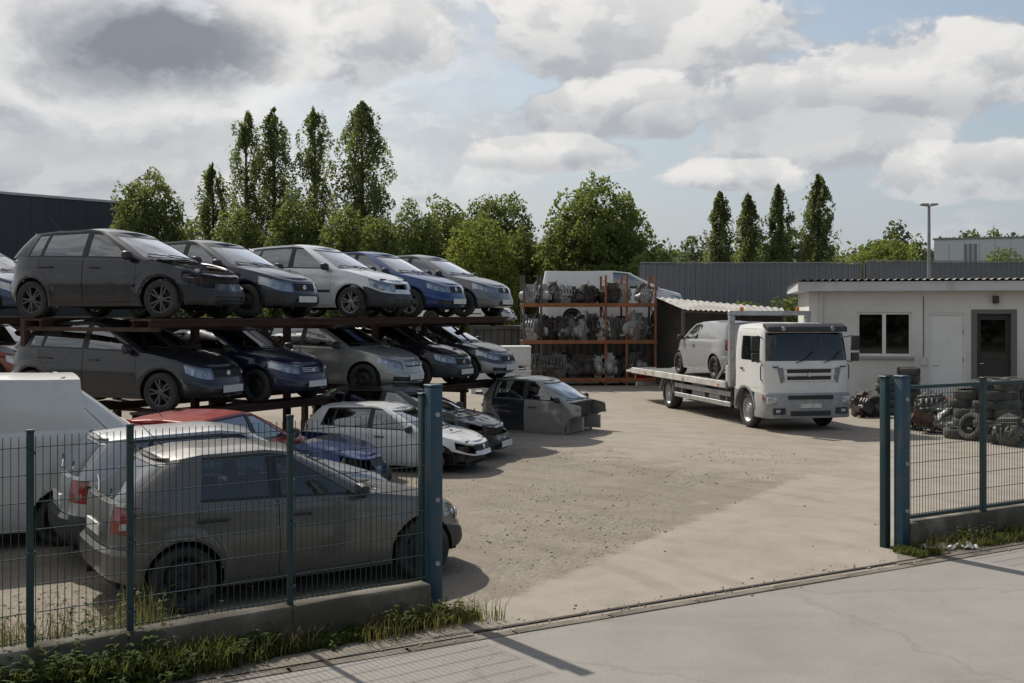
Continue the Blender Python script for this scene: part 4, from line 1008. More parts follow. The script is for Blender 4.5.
    for z in (1.25, 1.7, 2.15): mb = MB(); mb.box(1.71, 1.75, -.95, .95, z, z+.06); mb.obj('headboard_bar', M_GALV, tr)
    mb = MB(); mb.box(1.5, 1.64, -1.08, 1.08, 1.035, 1.42); mb.obj('headboard_plate', M_TWHITE2, tr, bevel=.01, segs=1)
    mb = MB(); mb.lathe([(.05,0),(.05,.06),(.04,.09),(0,.10)], 14, 'z', at=(1.73,-.75,2.78)); mb.obj('beacon', M_AMBER, tr, smooth=True)
    mb = MB(); mb.lathe([(.05,0),(.05,.06),(.04,.09),(0,.10)], 14, 'z', at=(1.73,.75,2.78)); mb.obj('beacon', M_AMBER, tr, smooth=True)
    # bumper, visor, roof lamps
    pts = [(3.16,1.09),(3.55,1.09),(3.72,1.05),(3.80,.95),(3.84,.6),(3.85,0)]; pts = [(a_, -b_) for a_, b_ in pts]+[(a_, b_) for a_, b_ in reversed(pts[:-1])]
    pts = pts+[(3.16,.8),(3.6,.75),(3.6,-.75),(3.16,-.8)]
    mb = MB(); mb.prism(pts, .30, .88, 'z'); bp_ = mb.obj('bumper', simple('bumper_grey', (.30,.305,.31), .5, 0, .15, 6, dirt=.35), tr, bevel=.025)
    mb = MB(); mb.box(3.80, 3.862, -.5, .5, .36, .47); mb.obj('bumper_slot', M_PLASTIC, bp_); mb = MB(); mb.box(3.80, 3.866, -.56, .56, .74, .83); mb.obj('bumper_slot', M_PLASTIC, bp_)
    mb = MB(); mb.box(3.84, 3.872, -.26, .26, .54, .64); mb.obj('number_plate', M_PLATE, bp_)
    mb = MB(); mb.prism([(3.42,2.49),(3.54,2.485),(3.72,2.40),(3.73,2.29),(3.69,2.29),(3.56,2.36),(3.42,2.40)], -1.0, 1.0, 'y'); mb.obj('sun_visor', M_PLASTIC, tr, bevel=.02)
    mb = MB(); mb.lathe([(0,.02),(.05,.02),(.06,0)], 16, 'x', at=(3.785,0,1.305)); mb.obj('badge', M_CHROME, tr, smooth=True)
    for z in (1.16, 1.305, 1.45): mb = MB(); mb.box(3.74, 3.80-(.004 if z > 1.4 else 0), -.66, .66, z-.012, z+.012); mb.obj('grille_bar', M_TWHITE, tr, bevel=.006, segs=1)
    for sg in (-1, 1):
        mb = MB(); mb.prism([(sg*.60,1.15),(sg*.72,1.10),(sg*.80,1.46),(sg*.66,1.47)], 3.73, 3.785, 'x'); mb.obj('grille_cheek', M_TGREY, tr, bevel=.012)
        mb = MB(); mb.tube([(3.55,sg*1.06,1.15),(3.57,sg*1.12,1.2),(3.57,sg*1.12,1.5),(3.55,sg*1.06,1.55)], .014, 6); mb.obj('grab_handle', M_PLASTIC, tr, smooth=True)
        mb = MB(); mb.lathe([(0,.03),(.05,.03),(.06,.0)], 14, 'x', at=(3.70,sg*.62,2.36)); mb.obj('roof_lamp', M_LAMP, tr, smooth=True)
        mb = MB(); mb.box(3.82, 3.86, sg*.78-.15, sg*.78+.15, .40, .54); mb.obj('fog_recess', M_PLASTIC, bp_, bevel=.01, segs=1)
    for k in range(3): mb = MB(); y0 = -.3+.12*k; mb.tube([(1.98,y0,1.5),(1.88,y0+.05,1.2),(1.84,y0-.04,.95),(1.8,y0,.8)], .018, 6); mb.obj('air_hose', M_PLASTIC if k else M_RED, tr, smooth=True)
    for yy in (-.35, .35):
        mb = MB(); mb.tube([(3.80,yy,1.58),(3.79,yy+.25,1.65),(3.74,yy+.5,1.85)], .012, 5); mb.obj('wiper', M_PLASTIC, tr)
    for yy in (-.85, .85): mb = MB(); mb.box(3.775, 3.80, yy-.07, yy+.07, 1.47, 1.50); mb.obj('panel_vent', M_PLASTIC, tr)
    # interior
    mb = MB(); mb.prism([(3.2,1.3),(3.2,1.55),(3.45,1.62),(3.66,1.55),(3.66,1.2)], -.98, .98, 'y'); mb.obj('dashboard', M_PLASTIC, tr)
    for yy in (-.5, .5): mb = MB(); mb.box(2.45, 2.9, yy-.25, yy+.25, 1.0, 1.35); mb.box(2.3, 2.45, yy-.25, yy+.25, 1.2, 2.0); mb.box(2.3, 2.4, yy-.13, yy+.13, 2.0, 2.2); mb.obj('seat', M_SEAT, tr, bevel=.04)
    mb = MB(); n = 20; c = Vector((3.12,.5,1.62)); mb.tube([c+Vector((math.sin(2*math.pi*k/n)*.15, math.cos(2*math.pi*k/n)*.22, math.sin(2*math.pi*k/n)*.13)) for k in range(n+1)], .016, 6, cap=False); mb.tube([c, c+Vector((.15,0,-.2))], .03, 6); mb.obj('steering_wheel', M_PLASTIC, tr)
    mb = MB(); mb.box(2.0, 3.6, -1.0, 1.0, .86, .98); mb.obj('cab_floor', M_DARK, tr)
    # chassis and bed
    for sg in (-1, 1): mb = MB(); mb.box(-5.2, 3.4, sg*.42-.04, sg*.42+.04, .52, .76); mb.obj('chassis_rail', M_DARK, tr)
    mb = MB(); mb.tube([(FX,-.85,r),(FX,.85,r)], .05, 6); mb.tube([(RX,-.8,r),(RX,.8,r)], .07, 8); mb.lathe([(0,.2),(.17,.12),(.2,0),(.17,-.12),(0,-.2)], 12, 'x', at=(RX,0,r)); mb.box(2.0, 3.3, -.35, .35, .45, .85); mb.obj('axles', M_DARK, tr)
    mb = MB(); mb.lathe([(0,-.35),(.24,-.35),(.25,-.33),(.25,.33),(.24,.35),(0,.35)], 20, 'x', at=(.6,-.75,.58)); mb.obj('fuel_tank', M_GALV, tr, smooth=True)
    mb = MB(); mb.box(-.9, .0, -1.0, -.55, .42, .84); mb.obj('tool_box', M_TGREY, tr, bevel=.015, segs=1)
    mb = MB(); mb.box(-5.5, 1.62, -1.08, 1.08, .86, .99); mb.obj('bed', M_BEDALU, tr)
    for k in range(15):
        x = -5.3+k*.47; mb = MB(); mb.box(x, x+.05, -1.07, 1.07, .99, 1.003); mb.obj('bed_rib', M_BEDALU, tr)
    for sg in (-1, 1):
        mb = MB(); mb.prism([(-5.5,1.03),(-6.45,.90),(-6.45,.84),(-5.5,.86)], sg*.66-.34, sg*.66+.34, 'y'); mb.obj('tail_ramp', M_TWHITE2, tr, bevel=.01, segs=1)
        mb = MB(); mb.box(-5.55, -5.5, sg*.85-.16, sg*.85+.16, .68, .80); mb.obj('tail_light', M_RED, tr)
    mb = MB(); mb.box(-5.35, -5.27, -1.05, 1.05, .48, .58); mb.obj('underrun_bar', M_GALV, tr)
truck()
tmat = Matrix.Translation((6.04, 29.1, 0)) @ Matrix.Rotation(TH, 4, 'Z')
vp = tmat @ Vector((-1.1, 0, 1.004))
car('small_van', 'silver-grey small van with stripped nose loaded backwards on the flatbed truck', None, vp, TH+math.pi, paint('paint_vansilver', (.36,.365,.375), .35, .3), cat='van', wheels='steel', seed=21, dent=.03, no_lamps=1, no_grille=1, bumpercol=BLK, strip=False, shape=dict(xf=1.98, xr=-2.0, W=1.72, H=1.52, panel=True, nose=.7, hood=.1, roofx=.15, rear_rake=.12, ytop=.66, rfall=.08))

# ------------------------------------------------------------------ pallet rack with engines
M_OR = simple('rack_orange', (.27,.095,.032), .7, .0, .4, 4, dirt=.6, dirtcol=(.16,.07,.04)); M_UPR = simple('rack_upright', (.075,.075,.075), .6, .3, .3, 6, dirt=.4, dirtcol=(.12,.06,.035))
RK0 = P(524, 386); RKY = RK0.y
ra = R(4); rex = Vector((math.cos(ra), math.sin(ra), 0)); rey = Vector((-math.sin(ra), math.cos(ra), 0))
LW = 133/FPX*RKY
pr = thing('parts_rack', 'orange and grey pallet rack full of salvaged engines behind the truck', 'rack', RK0, ra)
HB = [(386-y)/FPX*RKY for y in (380, 342, 305)]; HT = (386-275)/FPX*RKY
ups = [0, LW*.62, LW]
for x in (0, LW*.13, LW*.62, LW*.78, LW):
    for y in (0, 1.25):
        mb = MB(); mb.box(x-.04, x+.04, y-.04, y+.04, 0, HT); mb.box(x-.1, x+.1, y-.09, y+.09, 0, .012); mb.obj('upright', M_UPR if x < LW*.5 else M_OR, pr, bevel=.008, segs=1)
    if x in (0, LW*.62, LW):
        for k in range(5):
            z0 = .3+k*(HT-.6)/5; z1 = z0+(HT-.6)/5; mb = MB(); mb.tube([(x, 0 if k % 2 else 1.25, z0), (x, 1.25 if k % 2 else 0, z1)], .022, 6); mb.obj('brace', M_UPR, pr)
for z in HB:
    for y in (-.075, 1.325):
        for (a_, b_) in ((-.05, LW*.62-.002), (LW*.62+.002, LW+.05)):
            mb = MB(); mb.box(a_, b_, y-.025, y+.025, z-.07, z+.07); mb.obj('shelf_beam', M_OR, pr, bevel=.006, segs=1)
    n = 14
    for k in range(n):
        x = .1+(LW-.2)*k/(n-1); mb = MB(); mb.box(x-.14, x+.14, -.04, 1.29, z+.03, z+.055); mb.obj('shelf_board', simple('board_wood', (.16,.115,.075), .9, 0, .4, 3), pr)
ordn = ['first','second','third','fourth','fifth','sixth','seventh','eighth','ninth','tenth','eleventh','twelfth','thirteenth','fourteenth']
rr_ = random.Random(11)
for li, (z, nm) in enumerate(zip(HB, ('bottom', 'middle', 'top'))):
    n = (13, 12, 12)[li]; gone = {0: (), 1: (), 2: (10,)}[li]
    for row in (0, 1):
        for k in range(n):
            if k in gone: continue
            x = .36+(LW-.72)*k/(n-1)+rr_.uniform(-.06,.06); p = RK0+rex*x+rey*(.28+row*.62)+Vector((0,0,z+.056)); sc = rr_.uniform(1.1,1.4)*(1.05,1.12,.86)[li]
            e = tag(link('engine', ENG[rr_.randrange(6)]), '%s engine from left, %s row, %s shelf of the pallet rack' % (ordn[k], 'front' if row == 0 else 'rear', nm), 'engine', 'salvaged engines on the pallet rack')
            e.location = p+Vector((0,0,-.018*sc)); e.rotation_euler = (0, 0, rr_.uniform(0, 6.28)); e.scale = (sc*.8, sc*.8, sc*rr_.uniform(.95,1.2))
# a few loose covers thrown on top of the engines
for k, (x, z, li) in enumerate(((1.6,.62,1),(3.0,.60,1),(3.9,.6,1),(2.2,.55,0),(4.4,.55,0))):
    mb = MB(); q = 9; vs_, fs_ = [], []
    for i in range(q):
        for j in range(q):
            u, v = i/(q-1)-.5, j/(q-1)-.5; h_ = (.25-u*u)*(.25-v*v)*7; vs_.append((u*.62, v*.42, h_*.34+noise.noise(Vector((u*4+k, v*4, k)))*.07))
    for i in range(q-1):
        for j in range(q-1): fs_.append((i*q+j, (i+1)*q+j, (i+1)*q+j+1, i*q+j+1))
    mb.add(vs_, fs_); o = mb.obj('engine_cover', simple('cover_grey', (.36,.36,.35), .5, .1, .3, 6, dirt=.4) if k != 3 else M_PLASTIC, smooth=True)
    md = o.modifiers.new('thick', 'SOLIDIFY'); md.thickness = .012
    o.location = RK0+rex*x+rey*.16+Vector((0,0,HB[li]+.056+z*.55)); o.rotation_euler = (R(62), R(rr_.uniform(-12,12)), ra+R(rr_.uniform(-14,14)))
    tag(o, ['pale curved engine cover leaning at the left of the middle shelf','pale engine cover leaning at the centre of the middle shelf','pale engine cover leaning right of centre on the middle shelf','black engine cover leaning on the bottom shelf left of centre','pale engine cover leaning on the bottom shelf right of centre'][k], 'engine cover')

# platform behind the rack with a white van on it
M_BLOCK = simple('grey_block', (.20,.20,.195), .9, 0, .25, 2, bmp=.3, dirt=.3); M_CONT = simple('container_dark', (.055,.058,.06), .7, .1, .3, 3, dirt=.4)
PY = RKY+2.6; zt = CAM_H-(326-HOR)/FPX*PY
xl, xr_ = (470-512)/FPX*PY, (690-512)/FPX*PY
ct = thing('freight_container', 'dark grey ribbed freight container behind the pallet rack', 'container', ((xl+xr_)/2, PY+1.25, 0), R(2))
hl = (xr_-xl)/2; mb = MB(); n = int(hl*2/.28)
prof = []
for k in range(n):
    x = -hl+.1+(2*hl-.2)*k/n; w_ = (2*hl-.2)/n; prof += [(x,-1.2),(x+w_*.35,-1.2),(x+w_*.5,-1.16),(x+w_*.85,-1.16)]
prof += [(hl-.1,-1.2)]; poly = prof+[(hl-.1,1.2),(-hl+.1,1.2)]
mb.prism(poly, .12, zt-.08, 'z'); mb.obj('side_panel', M_CONT, ct)
for x in (-hl+.05, hl-.05):
    for y in (-1.19, 1.19): mb = MB(); mb.box(x-.07, x+.07, y-.07, y+.07, 0, zt-.001); mb.obj('corner_post', M_CONT, ct, bevel=.01, segs=1)
for y in (-1.19, 1.19):
    for z in (.06, zt-.065): mb = MB(); mb.box(-hl+.125, hl-.125, y-.06, y+.06, z-.06, z+.06); mb.obj('rail', M_CONT, ct)
mb = MB(); mb.box(-hl+.1, hl-.1, -1.12, 1.12, zt-.07, zt-.002); mb.obj('roof_panel', M_CONT, ct)
BV = dict(xf=2.95, xr=-2.95, W=1.95, H=2.22, ax=1.9, bx=-1.6, r=.33, panel=True, nose=1.1, hood=.62, roofx=.42, rear_rake=.12, ytop=.74, nr=7, rfall=.06)
car('panel_van', 'white long panel van standing on the container behind the pallet rack', None, Vector(((612-512)/FPX*(PY+1.2), PY+1.2, zt)), R(-4), paint('paint_vanwhite2', (.66,.665,.66), .3, 0), cat='van', wheels='steel', seed=22, shape=BV, strip=False)
car('hatchback_car', 'white car with only its bonnet showing behind the end of the car rack', None, Vector(((470-512)/FPX*(PY-.3)-.2, PY+1.2, zt)), R(-10), paint('paint_white', ()), wheels='steel', seed=23, shape=dict(H=1.35))
# white crates beside the rack
M_CRATE = simple('white_crate', (.58,.59,.58), .7, 0, .12, 3, dirt=.35, dirtcol=(.3,.27,.22))
cp = Q(503, 374, 37.5); cp.z = 0
ci = 0
for (dx_, lvl, nm) in ((-.62,0,'bottom left of the stack'),(.42,0,'bottom right of the stack'),(-.62,1,'top left of the stack'),(.42,1,'top right of the stack')):
    t_ = thing('plastic_bin', 'white plastic bulk bin beside the pallet rack, %s' % nm, 'bin', cp+Vector((dx_, 0, lvl*.80)), R(3), 'white bulk bins beside the pallet rack')
    mb = MB(); mb.box(-.5,.5,-.5,.5,.14,.78); mb.obj('bin_body', M_CRATE, t_, bevel=.025)
    for k in range(5): x = -.4+k*.2; mb = MB(); mb.box(x-.018, x+.018, -.516, -.502, .2, .72); mb.obj('rib', M_CRATE, t_)
    mb = MB(); mb.box(-.515,.515,-.525,.515,.72,.795); mb.obj('rim', M_CRATE, t_, bevel=.01, segs=1)
    for x in (-.4, 0, .4): mb = MB(); mb.box(x-.08, x+.08, -.48, .48, 0, .137); mb.obj('foot', M_CRATE, t_)

# lean-to with corrugated roof
def corr(pA, pB, pC, pD, pitch, amp, name, mat, parent=None, rows=3, thick=.006):   # A-B ridge direction (corrugation runs A->D)
    A_, B_, C_, D_ = map(Vector, (pA, pB, pC, pD)); L = (B_-A_).length; n = int(L/pitch*6); up_ = (B_-A_).cross(D_-A_).normalized(); up_ = up_ if up_.z >= 0 else -up_
    vs_, fs_ = [], []
    for s_ in (0, 1):
        for j in range(rows+1):
            for k in range(n+1):
                u, v = k/n, j/rows; p = A_.lerp(B_, u).lerp(D_.lerp(C_, u), v); p = p+up_*(amp*math.sin(2*math.pi*u*L/pitch)-s_*thick); vs_.append(p)
    m_ = (rows+1)*(n+1)
    for s_ in (0, 1):
        for j in range(rows):
            for k in range(n): q = (s_*m_+j*(n+1)+k, s_*m_+j*(n+1)+k+1, s_*m_+(j+1)*(n+1)+k+1, s_*m_+(j+1)*(n+1)+k); fs_.append(q)
    for k in range(n): fs_.append((k, k+1, m_+k+1, m_+k)); b_ = rows*(n+1); fs_.append((b_+k, b_+k+1, m_+b_+k+1, m_+b_+k))
    mb = MB(); mb.add(vs_, fs_); return mb.obj(name, mat, parent, smooth=True, angle=60)
M_CORR = simple('corrugated_grey', (.30,.295,.28), .7, .1, .3, 1.5, dirt=.5, dirtcol=(.17,.15,.12))
sheltr = thing('open_shelter', 'low open shelter with corrugated roof between pallet rack and office', 'shelter', (0,0,0))
a_ = Q(684, 309.5, 37.5); b_ = Q(786, 313.5, 36.0); c_ = Q(782, 308, 39.5); d_ = Q(655, 297, 42.5)
corr(a_, b_, c_, d_, .18, .022, 'roof_sheet', M_CORR, sheltr, rows=4)
for p in (a_, b_, a_.lerp(b_, .5)): mb = MB(); mb.box(p.x-.05, p.x+.05, p.y+.1, p.y+.2, 0, p.z-.03); mb.obj('post', M_UPR, sheltr)
for p in (c_, d_): mb = MB(); mb.box(p.x-.05, p.x+.05, p.y-.2, p.y-.1, 0, p.z-.03); mb.obj('post', M_UPR, sheltr)
mb = MB(); mb.add([c_+Vector((0,-.08,-.04)), d_+Vector((0,-.08,-.04)), Vector((d_.x, d_.y-.08, 0)), Vector((c_.x, c_.y-.08, 0)), c_+Vector((0,0,-.04)), d_+Vector((0,0,-.04)), Vector((d_.x, d_.y, 0)), Vector((c_.x, c_.y, 0))], [(0,1,2,3),(4,7,6,5),(0,4,5,1),(1,5,6,2),(0,3,7,4)]); mb.obj('back_wall', M_CONT, sheltr)
mb = MB(); mb.tube([a_+Vector((0,.15,-.06)), b_+Vector((0,.15,-.06))], .05, 4); mb.obj('eaves_beam', M_UPR, sheltr)
for k in range(5):
    p = a_.lerp(b_, .12+.18*k); p.z = .0; p.y += 1.0+.3*(k % 2)
    o = tag(link('engine', ENG[(k*2+1) % 6]), '%s engine from the left on the ground under the open shelter' % ordn[k], 'engine', 'engines under the shelter'); o.location = p-Vector((0,0,.03)); o.rotation_euler = (0,0,k*1.3); o.scale = (1.5,)*3
# ------------------------------------------------------------------ office
M_WALL = simple('office_render', (.60,.59,.565), .9, 0, .07, 1.2, bmp=.3, dirt=.4, dirtcol=(.40,.37,.325)); M_WHITE = simple('white_joinery', (.66,.66,.64), .5, 0, .08, 3, dirt=.2, dirtcol=(.4,.37,.33))
M_FASC = simple('fascia_grey', (.50,.51,.52), .6, 0, .1, 3, dirt=.3, dirtcol=(.25,.23,.2)); M_DOORD = simple('door_dark', (.022,.022,.022), .5); M_SILL = simple('sill', (.30,.295,.28), .85, 0, .15, 4)
OY = 32.4; OA = Vector(((809-512)/FPX*OY, OY, 0)); oyaw = R(-11)
of = thing('office_building', 'low white office hut with flat corrugated roof, window and dark doorway', 'building', OA, oyaw)
OM = Matrix.Translation(OA) @ Matrix.Rotation(oyaw, 4, 'Z'); OI = OM.inverted()
def on_wall(px, py):                        # local (x, z) of the sight line on the front wall
    o_ = OI @ Vector((0,0,CAM_H)); d_ = (OI.to_3x3() @ Vector(((px-512)/FPX, 1, -(py-HOR)/FPX))); k = -o_.y/d_.y; p = o_+d_*k; return p.x, p.z
OL, OD, OH = 14.0, 5.0, 3.36
wx0, wz1 = on_wall(857, 312); wx1, wz0 = on_wall(912, 357); dx0, dz1 = on_wall(929, 313); dx1, _ = on_wall(966, 313); ex0, ez1 = on_wall(975, 309); ex1, _ = on_wall(1013, 309)
wz0 += .02; ez1 = dz1
# front wall as pieces round the openings
mb = MB()
for (a, b, c, d) in ((0, wx0, 0, OH), (wx0, wx1, 0, wz0), (wx0, wx1, wz1, OH), (wx1, dx0, 0, OH), (dx0, dx1, 0, .22), (dx0, dx1, dz1, OH), (dx1, ex0, 0, OH), (ex0, ex1, 0, .22), (ex0, ex1, ez1, OH), (ex1, OL, 0, OH)): mb.box(a, b, 0, .24, c, d)
bm_ = mb.obj('wall', M_WALL, of)
mb = MB(); mb.box(0, .24, .24, OD, 0, OH); mb.obj('wall', M_WALL, of)
mb = MB(); mb.box(.24, OL, OD-.24, OD, 0, OH); mb.obj('wall', M_WALL, of)
mb = MB(); mb.box(OL-.24, OL, .24, OD-.24, 0, OH); mb.obj('wall', M_WALL, of)
mb = MB(); mb.box(-.012, OL+.012, -.018, .0, 0, .30); mb.obj('plinth', M_SILL, of)
mb = MB(); mb.box(.24, OL-.24, .24, OD-.24, .1, .2); mb.obj('floor', M_SILL, of)
# window: frame, two sashes, sill
wn = bpy.data.objects.new('window', None); C.objects.link(wn); wn.parent = of; wn.location = (wx0, 0, wz0)
ww, wh = wx1-wx0, wz1-wz0; fr = .07
mb = MB(); mb.box(0, fr, .06, .16, 0, wh); mb.box(ww-fr, ww, .06, .16, 0, wh); mb.box(fr, ww-fr, .06, .16, 0, fr); mb.box(fr, ww-fr, .06, .16, wh-fr, wh); mb.box(ww/2-.05, ww/2+.05, .05, .165, fr, wh-fr); mb.obj('frame', M_WHITE, wn)
for a, b in ((fr, ww/2-.05), (ww/2+.05, ww-fr)): mb = MB(); mb.box(a, b, .10, .11, fr, wh-fr); mb.obj('pane', M_GLASSO, wn)
mb = MB(); mb.box(-.06, ww+.06, -.09, .06, -.09, -.004); mb.obj('sill', M_SILL, wn, bevel=.008, segs=1)
for k in range(9): mb = MB(); mb.box(fr, ww-fr, .2, .24, .12+k*.13, .125+k*.13+.05); mb.obj('blind_slat', simple('blind', (.20,.2,.19), .7), wn)
mb = MB(); mb.box(wx0-.2, wx1+.2, 1.3, 1.34, .2, OH-.05); mb.obj('inner_wall', simple('inner_wall', (.12,.12,.115), .9), of)
# white steel door
dr = bpy.data.objects.new('door', None); C.objects.link(dr); dr.parent = of; dr.location = (dx0, 0, .22); dr['label'] = 'white panelled metal door'
dw, dh = dx1-dx0, dz1-.22
mb = MB(); mb.box(0, .06, .03, .15, 0, dh); mb.box(dw-.06, dw, .03, .15, 0, dh); mb.box(.06, dw-.06, .03, .15, dh-.06, dh); mb.obj('frame', M_WHITE, dr)
mb = MB(); mb.box(.065, dw-.065, .06, .11, .01, dh-.065); mb.obj('door_leaf', M_WHITE, dr)
mb = MB(); mb.tube([(.14,.06,1.0),(.14,.0,1.0),(.26,.0,1.0)], .014, 6); mb.obj('handle', M_CHROME, dr)
for z in (.3, 1.1, 1.9): mb = MB(); mb.box(dw-.075, dw-.05, .02, .06, z, z+.12); mb.obj('hinge', M_SILL, dr)
# dark doorway
dd_ = bpy.data.objects.new('door', None); C.objects.link(dd_); dd_.parent = of; dd_.location = (ex0, 0, .22); dd_['label'] = 'dark doorway with grey surround'
dw, dh = ex1-ex0, ez1-.22
mb = MB(); mb.box(-.10, .05, -.03, .15, -.2, dh+.1); mb.box(dw-.05, dw+.10, -.03, .15, -.2, dh+.1); mb.box(.05, dw-.05, -.03, .15, dh-.02, dh+.1); mb.obj('surround', simple('surround_grey', (.13,.13,.125), .8, 0, .2, 4), dd_)
mb = MB(); mb.box(.05, dw-.05, .12, .17, 0, dh-.02); mb.obj('door_leaf', M_DOORD, dd_)
mb = MB(); mb.box(.18, dw-.18, .105, .119, 1.2, dh-.2); mb.obj('pane', M_GLASSO, dd_); mb = MB(); mb.tube([(.14,.12,1.05),(.14,.06,1.05),(.25,.06,1.05)], .014, 6); mb.obj('handle', M_CHROME, dd_)
mb = MB(); mb.box(-.2, dw+.2, -.9, -.04, 0, .18); mb.obj('doorstep', M_SILL, of).location = (ex0, 0, 0)
px_, pz_ = on_wall(995, 300); mb = MB(); mb.box(px_-.07, px_+.07, -.2, .0, pz_-.10, pz_+.12); mb.obj('wall_lamp', M_PLASTIC, of, bevel=.02)
# fascia and roof
mb = MB(); mb.box(-.34, OL+.3, -.42, -.36, OH-.0, OH+.27); mb.obj('fascia', M_FASC, of)
mb = MB(); mb.box(-.34, -.28, -.358, OD+.3, OH, OH+.27); mb.obj('fascia', M_FASC, of)
mb = MB(); mb.box(-.278, OL+.28, -.358, OD+.28, OH+.002, OH+.05); mb.obj('soffit', M_WHITE, of)
corr((-.42,-.50,OH+.33), (OL+.4,-.50,OH+.33), (OL+.4,OD+.4,OH+.20), (-.42,OD+.4,OH+.20), .20, .028, 'roof_sheet', M_CORR, of, rows=2)
mb = MB(); mb.tube([(wx1+.3,-.012,OH-.15),(dx0-.15,-.012,OH-.17),(dx0-.15,-.012,1.4)], .010, 5); mb.obj('cable', M_PLASTIC, of)
mb = MB(); mb.box(dx0-.24, dx0-.06, -.05, -.002, 1.2, 1.45); mb.obj('meter_box', M_FASC, of, bevel=.01, segs=1)
mb = MB(); mb.tube([(.35,-.06,OH),(.35,-.06,.1)], .045, 8); mb.obj('downpipe', M_FASC, of, smooth=True)

# ------------------------------------------------------------------ lamp post
lp = Q(929, 285, 44); lp.z = 0; ltop = CAM_H+(HOR-206)/FPX*44
t_ = thing('lamp_post', 'tall dark grey lamp post with flat double head behind the office', 'lamp post', lp)
mb = MB(); mb.tube([(0,0,0),(0,0,1),(0,0,ltop)], [.11,.09,.055], 12); mb.obj('pole', M_TGREY, t_, smooth=True); mb = MB(); mb.box(-.14,.14,-.14,.14,0,.03); mb.obj('base_plate', M_TGREY, t_)
for s in (-1, 1): mb = MB(); mb.prism([(s*.04,-.02),(s*.34,.03),(s*.34,.10),(s*.04,.10)], -.13, .13, 'y', M=Matrix.Translation((0,0,ltop))); mb.obj('lamp_head', M_TGREY, t_, bevel=.02)

# ------------------------------------------------------------------ boundary wall of ribbed sheet
M_SHEET = simple('sheet_bluegrey', (.145,.155,.17), .6, .1, .18, .6, dirt=.3, dirtcol=(.15,.14,.12))
def sheet_fence(label, A, B, top, pw, x_lo, sill=0):
    d = (B-A); L = d.length; yaw = math.atan2(d.y, d.x); t_ = thing('sheet_metal_fence', label, 'fence', (A.x, A.y, 0), yaw)
    n = max(1, round(L/pw)); pl = L/n; prof = []; m_ = int(pl/.25); w_ = pl/m_
    for k in range(m_): x = k*w_; prof += [(x+.004,0),(x+w_*.5,0),(x+w_*.62,-.055),(x+w_*.88,-.055)]
    prof += [(pl-.004,0)]; poly = prof+[(x, y+.012) for x, y in reversed(prof)]
    mb = MB(); mb.prism(poly, sill, top, 'z'); me = mb.mesh('sheet_panel', M_SHEET)
    for k in range(n): link('sheet_panel', me, t_, (k*pl, rnd.uniform(-.008,.008), rnd.uniform(-.02,.02)))
    for k in range(0, n+1): mb = MB(); mb.box(k*pl-.05, k*pl+.05, .05, .15, 0, top-.05); mb.obj('post', M_UPR, t_)
    mb = MB(); mb.box(0, L, -.07, .03, top+.03, top+.09); mb.obj('cap_rail', simple('cap_rail', (.22,.225,.23), .5, .3), t_)
    return t_
FY = 50.0; ft = CAM_H+(HOR-264)/FPX*FY
sheet_fence('tall blue-grey ribbed sheet fence in front of the slim poplars', Vector(((640-512)/FPX*FY, FY, 0)), Vector(((862-512)/FPX*FY, FY, 0)), ft, 2.6, 0)
FY2 = 54.0; sheet_fence('dark ribbed sheet fence behind the office roof at right', Vector(((866-512)/FPX*FY2, FY2, 0)), Vector(((1080-512)/FPX*FY2, FY2+1, 0)), CAM_H+(HOR-262)/FPX*FY2, 2.6, 0)

# ------------------------------------------------------------------ far buildings
M_DKCLAD = simple('dark_cladding', (.058,.062,.074), .6, .2, .12, .3)
wy = 75.0; A = Q(-60, 189, wy); B = Q(150, 205, wy+12)
wt = thing('warehouse', 'dark grey flat-roofed warehouse behind the cars at far left', 'building', (A.x, A.y, 0), math.atan2(B.y-A.y, B.x-A.x)); L = math.hypot(B.x-A.x, B.y-A.y); zt_ = A.z
mb = MB(); m_ = int(L/1.0)
for k in range(m_): mb = MB(); mb.box(k*L/m_+.008, (k+1)*L/m_-.008, 0, .2, 0, zt_); mb.obj('cladding_panel', M_DKCLAD, wt)
mb = MB(); mb.box(0, L, .21, 18, 0, zt_-.2); mb.obj('hall', M_DKCLAD, wt); mb = MB(); mb.box(-.1, L+.1, -.1, .4, zt_+.002, zt_+.18); mb.obj('parapet', M_FASC, wt)
wy = 95.0; A = Q(934, 240, wy); B = Q(1075, 236, wy-4)
wt = thing('industrial_hall', 'pale white industrial hall on the right horizon behind the sheet fence', 'building', (A.x, A.y, 0), math.atan2(B.y-A.y, B.x-A.x)); L = math.hypot(B.x-A.x, B.y-A.y)
M_PALE = simple('pale_cladding', (.52,.54,.56), .7, 0, .08, .3); m_ = 9
for k in range(m_): mb = MB(); mb.box(k*L/m_+.015, (k+1)*L/m_-.015, 0, .2, 0, A.z); mb.obj('cladding_panel', M_PALE, wt)
mb = MB(); mb.box(0, L, .21, 14, 0, A.z-.3); mb.obj('hall', M_PALE, wt)
for k in range(3): mb = MB(); x = L*(.22+.035*k); mb.box(x, x+.25, -.06, -.005, A.z-2.6, A.z-.4); mb.obj('louvre', M_TGREY, wt)
mb = MB(); mb.box(-.1, L+.1, -.08, .3, A.z+.003, A.z+.15); mb.obj('parapet', M_TGREY, wt)

